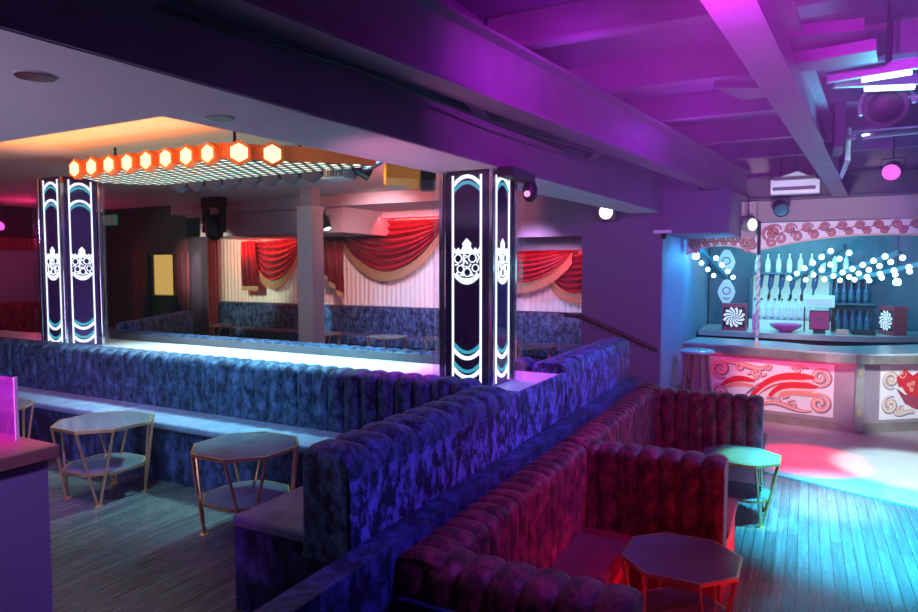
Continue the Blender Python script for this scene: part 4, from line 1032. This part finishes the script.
#LIGHTS#
HAZE = .003
# ------------------------------------------------------------------ lights
def light(kind, name, loc, col, power, aim=None, size=.2, size_y=None, spot=60, blend=.4, spread=None):
    L = bpy.data.lights.new(name, kind); L.color = col; L.energy = power
    if kind == 'AREA':
        L.size = size
        if size_y: L.shape = 'RECTANGLE'; L.size_y = size_y
        if spread: L.spread = R(spread)
    else: L.shadow_soft_size = size
    if kind == 'SPOT': L.spot_size = R(spot); L.spot_blend = blend
    o = bpy.data.objects.new(name, L); COL.objects.link(o); o.location = loc
    if aim is not None:
        o.rotation_euler = (Vector(aim)-Vector(loc)).to_track_quat('-Z', 'Y').to_euler()
    return o
w = bpy.data.worlds.new('world'); scene.world = w; w.use_nodes = True
w.node_tree.nodes['Background'].inputs['Color'].default_value = (.10, .03, .16, 1); w.node_tree.nodes['Background'].inputs['Strength'].default_value = 0.0
CYAN, BLUE, MAG, RED, PUR = (.10, .75, 1), (.10, .22, 1), (.80, .03, 1), (1, .02, .07), (.40, .06, 1)
# stage haze filling the whole room
hz = bpy.data.materials.new('haze'); hz.use_nodes = True; nt = hz.node_tree
for n in list(nt.nodes): nt.nodes.remove(n)
o_ = nt.nodes.new('ShaderNodeOutputMaterial'); v_ = nt.nodes.new('ShaderNodeVolumeScatter')
v_.inputs['Density'].default_value = HAZE; v_.inputs['Anisotropy'].default_value = .35
nt.links.new(v_.outputs[0], o_.inputs['Volume'])
def puff(c, r, amt, prev):  # extra density added where the magenta glow and beam should show
    g = nt.nodes.new('ShaderNodeNewGeometry'); d = nt.nodes.new('ShaderNodeVectorMath'); d.operation = 'DISTANCE'; d.inputs[1].default_value = c
    m = nt.nodes.new('ShaderNodeMapRange'); m.interpolation_type = 'SMOOTHERSTEP'
    m.inputs['From Min'].default_value = r; m.inputs['From Max'].default_value = 0; m.inputs['To Min'].default_value = 0; m.inputs['To Max'].default_value = amt
    a = nt.nodes.new('ShaderNodeMath'); a.operation = 'ADD'
    nt.links.new(g.outputs['Position'], d.inputs[0]); nt.links.new(d.outputs['Value'], m.inputs['Value']); nt.links.new(m.outputs['Result'], a.inputs[0])
    if prev is None: a.inputs[1].default_value = HAZE
    else: nt.links.new(prev, a.inputs[1])
    return a.outputs[0]
den = puff((-.35, 3.3, 3.25), 1.7, .26, None)
den = puff((1.0, 8.0, 2.4), 1.2, .10, den)
nt.links.new(den, v_.inputs['Density'])
scene.cycles.volume_step_rate = .18
scene.cycles.max_bounces = 8; scene.cycles.diffuse_bounces = 3; scene.cycles.glossy_bounces = 3
if HAZE > 0:
    h_ = MB().box(-13.2, 5.7, -3.4, 13.1, -.4, 4.0).build('haze', hz); tag(h_, 'thin stage haze hanging through the whole room', 'haze', kind='stuff')
# stage wash
light('SPOT', 'stage_spot', (-3.5, 4.3, 2.93), (.30, .92, 1), 520, (-4.0, 4.3, 1.3), .1, spot=105, blend=.8)
light('SPOT', 'stage_spot', (-5.3, 4.3, 2.93), (.55, 1, 1), 330, (-5.2, 4.3, 1.3), .1, spot=95, blend=.8)
light('SPOT', 'stage_spot_pink', (-2.6, 4.75, 2.95), MAG, 170, (-2.3, 4.3, 1.3), .1, spot=60, blend=.8)
# floating area light added to spread lamp amber over the recess ceiling
light('AREA', 'amber_fill', (-5.0, 2.9, 2.82), (1, .27, .03), 60, (-5.0, 2.9, 3.2), 2.8, 1.4)
# curtain uplights
light('AREA', 'curtain_strip', (-6.5, 9.30, 2.94), (1, .03, .04), 40, (-6.5, 9.7, 2.4), 2.3, .05)
light('AREA', 'curtain_strip', (-9.3, 9.30, 2.64), (1, .05, .05), 22, (-9.3, 9.7, 2.2), 1.6, .05)
light('AREA', 'curtain_strip', (-3.4, 9.25, 2.34), (1, .03, .05), 14, (-3.4, 9.7, 1.9), 1.6, .05)
light('SPOT', 'alcove_wash', (-5.0, 6.7, 2.9), (1, .66, .72), 280, (-6.0, 9.8, 1.75), .1, spot=75, blend=.7)
light('SPOT', 'alcove_wash_right', (-3.0, 6.9, 2.6), (.85, .50, 1), 240, (-3.3, 9.8, 1.6), .1, spot=45, blend=.7)
light('SPOT', 'alcove_wash_left', (-8.6, 7.2, 2.4), (.85, 1, .75), 260, (-10.2, 9.8, 1.9), .1, spot=60, blend=.7)
light('SPOT', 'alcove_blue', (-5.5, 7.2, 2.9), (.10, .42, 1), 330, (-5.0, 9.4, .9), .1, spot=95, blend=.8)
light('SPOT', 'alcove_cyan', (-7.9, 7.5, 2.9), (.35, .95, 1), 420, (-8.0, 9.5, 1.2), .05, spot=17, blend=.5)
# bar
light('AREA', 'bar_glow', (.4, 11.0, 2.8), (.03, .58, 1), 48, (.4, 11.3, 1.0), 2.2, 1.2)
light('POINT', 'bar_left_cyan', (-1.10, 10.0, 2.25), (.04, .55, 1), 26, None, .06)
light('SPOT', 'block_face_blue', (-.2, 8.6, 2.2), (.03, .25, 1), 90, (-1.5, 9.0, 1.6), .1, spot=95, blend=.7)
light('AREA', 'bar_rack', (-.2, 11.4, 2.6), (.35, 1, 1), 16, (-.2, 12.0, 1.5), 1.4, .3)
light('AREA', 'bar_pink_strip', (-.35, 9.55, .925), (1, .03, .2), 3, (-.35, 9.72, .5), 1.8, .04)
light('SPOT', 'bar_front_fill', (.1, 6.3, 2.3), (1, .72, .80), 480, (-.1, 9.8, .6), .1, spot=26, blend=.7)  # both added in mid-air to brighten the painted bar panels
light('SPOT', 'bar_front_fill', (1.4, 6.7, 2.0), (.78, .95, 1), 620, (1.15, 10, .5), .1, spot=24, blend=.6)
light('SPOT', 'valance_fill', (-.2, 6.6, 2.15), (.85, .72, .85), 240, (-.1, 9.7, 2.5), .1, spot=52, blend=.7)  # added to lift the valance fronts, no fixture hangs there
# dance floor
light('SPOT', 'floor_cyan', (1.3, 5.6, 3.5), (.03, .62, 1), 9500, (.75, 6.1, 0), .12, spot=48, blend=.8)
light('SPOT', 'floor_white', (.4, 6.6, 3.5), (.55, .95, 1), 2600, (.25, 6.6, 0), .08, spot=18, blend=.8)
light('SPOT', 'floor_red', (.0, 7.0, 3.4), (1, .01, .04), 2600, (.1, 8.0, 0), .05, spot=22, blend=.5)
light('SPOT', 'floor_white', (1.2, 7.0, 3.4), (.55, 1, .95), 1500, (1.05, 8.1, 0), .05, spot=26, blend=.5)
light('SPOT', 'table_green', (.17, 5.3, 2.95), (.20, 1, .55), 1500, (-.3, 5.9, .5), .05, spot=15, blend=.5)
# purple ceiling
light('SPOT', 'magenta_head', (-.22, 2.0, 2.93), MAG, 400, (-.5, 4.8, 3.45), .05, spot=110, blend=.9)
light('POINT', 'purple_fill', (-1.15, 3.6, 3.27), (.50, .02, 1), 7, None, .2)
light('POINT', 'purple_fill', (-.85, 6.0, 3.27), (.42, .02, 1), 8, None, .2)
light('POINT', 'purple_fill', (1.1, 4.2, 3.2), (.40, .03, 1), 14, None, .2)
light('POINT', 'purple_fill_far', (.8, 7.5, 2.8), (.25, .20, 1), 30, None, .3)
light('AREA', 'purple_soffit', (-3.2, -.5, 1.4), (.70, .55, .95), 52, (-4.2, 1.2, 2.75), 1.5, 1.5)
light('SPOT', 'par_magenta_beam', (.79, 8.3, 3.0), MAG, 160, (1.2, 7.2, 0), .05, spot=20, blend=.3)
# booths, sofas
light('SPOT', 'booth_red', (2.6, 4.0, 1.0), (1, .01, .06), 120, (-1.0, 4.2, .25), .1, spot=60, blend=.8)
light('SPOT', 'booth_red_low', (2.4, 3.2, .5), (1, .01, .05), 260, (-.92, 3.55, .2), .05, spot=15, blend=.6)
light('SPOT', 'booth_red_low', (2.4, 4.5, .5), (1, .01, .05), 420, (-.4, 4.75, .2), .05, spot=15, blend=.6)
light('SPOT', 'panel_blue', (1.2, 5.2, 3.2), (.09, .14, 1), 560, (-1.58, 4.9, 1.15), .1, spot=58, blend=.8)
light('SPOT', 'panel_violet', (.8, 2.2, 3.0), (.20, .09, 1), 260, (-1.58, 2.9, 1.15), .1, spot=58, blend=.8)
light('SPOT', 'sofa_blue', (-5.2, .8, 2.7), (.15, .42, .85), 170, (-5.6, 3.6, 1.1), .1, spot=90, blend=.8)
light('SPOT', 'seat_cyan', (-3.4, 2.3, 2.7), (.12, .75, 1), 130, (-3.9, 3.4, .95), .05, spot=70, blend=.8)
light('SPOT', 'tier_floor_teal', (-3.6, 1.6, 2.7), (.45, .85, .85), 32, (-3.6, 2.3, .5), .05, spot=70, blend=.8)
light('POINT', 'left_red_glow', (-11.2, 6.4, 2.6), (1, .03, .22), 22, None, .1)
light('POINT', 'doorway_warm', (-11.4, 8.8, 2.3), (1, .5, .12), 3, None, .05)
light('SPOT', 'block_wash', (-.6, 5.5, 2.6), (.45, .10, .95), 50, (-1.9, 8, 2.0), .1, spot=70, blend=.8)
light('SPOT', 'bulkhead_wash', (-3.2, 5.3, 2.9), (1, .20, .18), 420, (-4.6, 8, 3.1), .1, spot=70, blend=.8)
light('SPOT', 'podium_magenta', (-1.7, .4, 2.4), (.45, .25, 1), 60, (-2.6, 1.1, 1.3), .05, spot=60, blend=.6)
light('SPOT', 'acrylic_magenta', (-3.4, 1.9, 2.6), (.9, .05, 1), 150, (-4.9, 2.4, 1.0), .05, spot=60, blend=.6)

light('SPOT', 'ceiling_cyan', (.45, 5.6, 2.7), (.10, .75, 1), 120, (.6, 5.2, 3.6), .05, spot=120, blend=.8)
light('SPOT', 'acrylic_fill', (-2.75, .9, 2.0), (.9, .05, 1), 40, (-2.8, 1.25, 1.6), .03, spot=60, blend=.6)  # added above the box so its sheets seem to glow within

light('SPOT', 'alcove_table_fill', (-5.8, 8.4, 3.0), (.6, 1, 1), 160, (-5.78, 8.55, 1.03), .05, spot=26, blend=.6)  # these three added to pale the alcove table tops, no fixtures
light('SPOT', 'alcove_table_fill', (-7.0, 7.8, 3.1), (.8, .8, 1), 90, (-7.05, 8.5, 1.03), .05, spot=26, blend=.6)
light('SPOT', 'alcove_table_fill', (-9.6, 7.8, 3.0), (.9, .9, .9), 120, (-9.85, 8.78, 1.03), .05, spot=26, blend=.6)
light('SPOT', 'projector_fill', (-3.5, 4.35, 2.85), (1, .5, .08), 14, (-3.0, 4.75, 2.75), .03, spot=60, blend=.6)  # added so the projector shell looks brightly lit, no fixture
light('SPOT', 'booth_fill_rose', (1.3, 1.9, 2.5), (1, .03, .16), 90, (-.8, 4.0, .7), .08, spot=52, blend=.7)  # added unseen spot that reddens the booth divider faces
light('SPOT', 'flange_fill_pink', (-2.45, 2.6, 1.75), (1, .25, .6), 40, (-1.55, 3.6, 3.0), .08, spot=70, blend=.8)  # added unseen pink spot, only to lift the beam flange
vs = scene.view_settings
vs.view_transform = 'Standard'; vs.look = 'None'; vs.gamma = 1; vs.use_curve_mapping = False; vs.exposure = 0.0
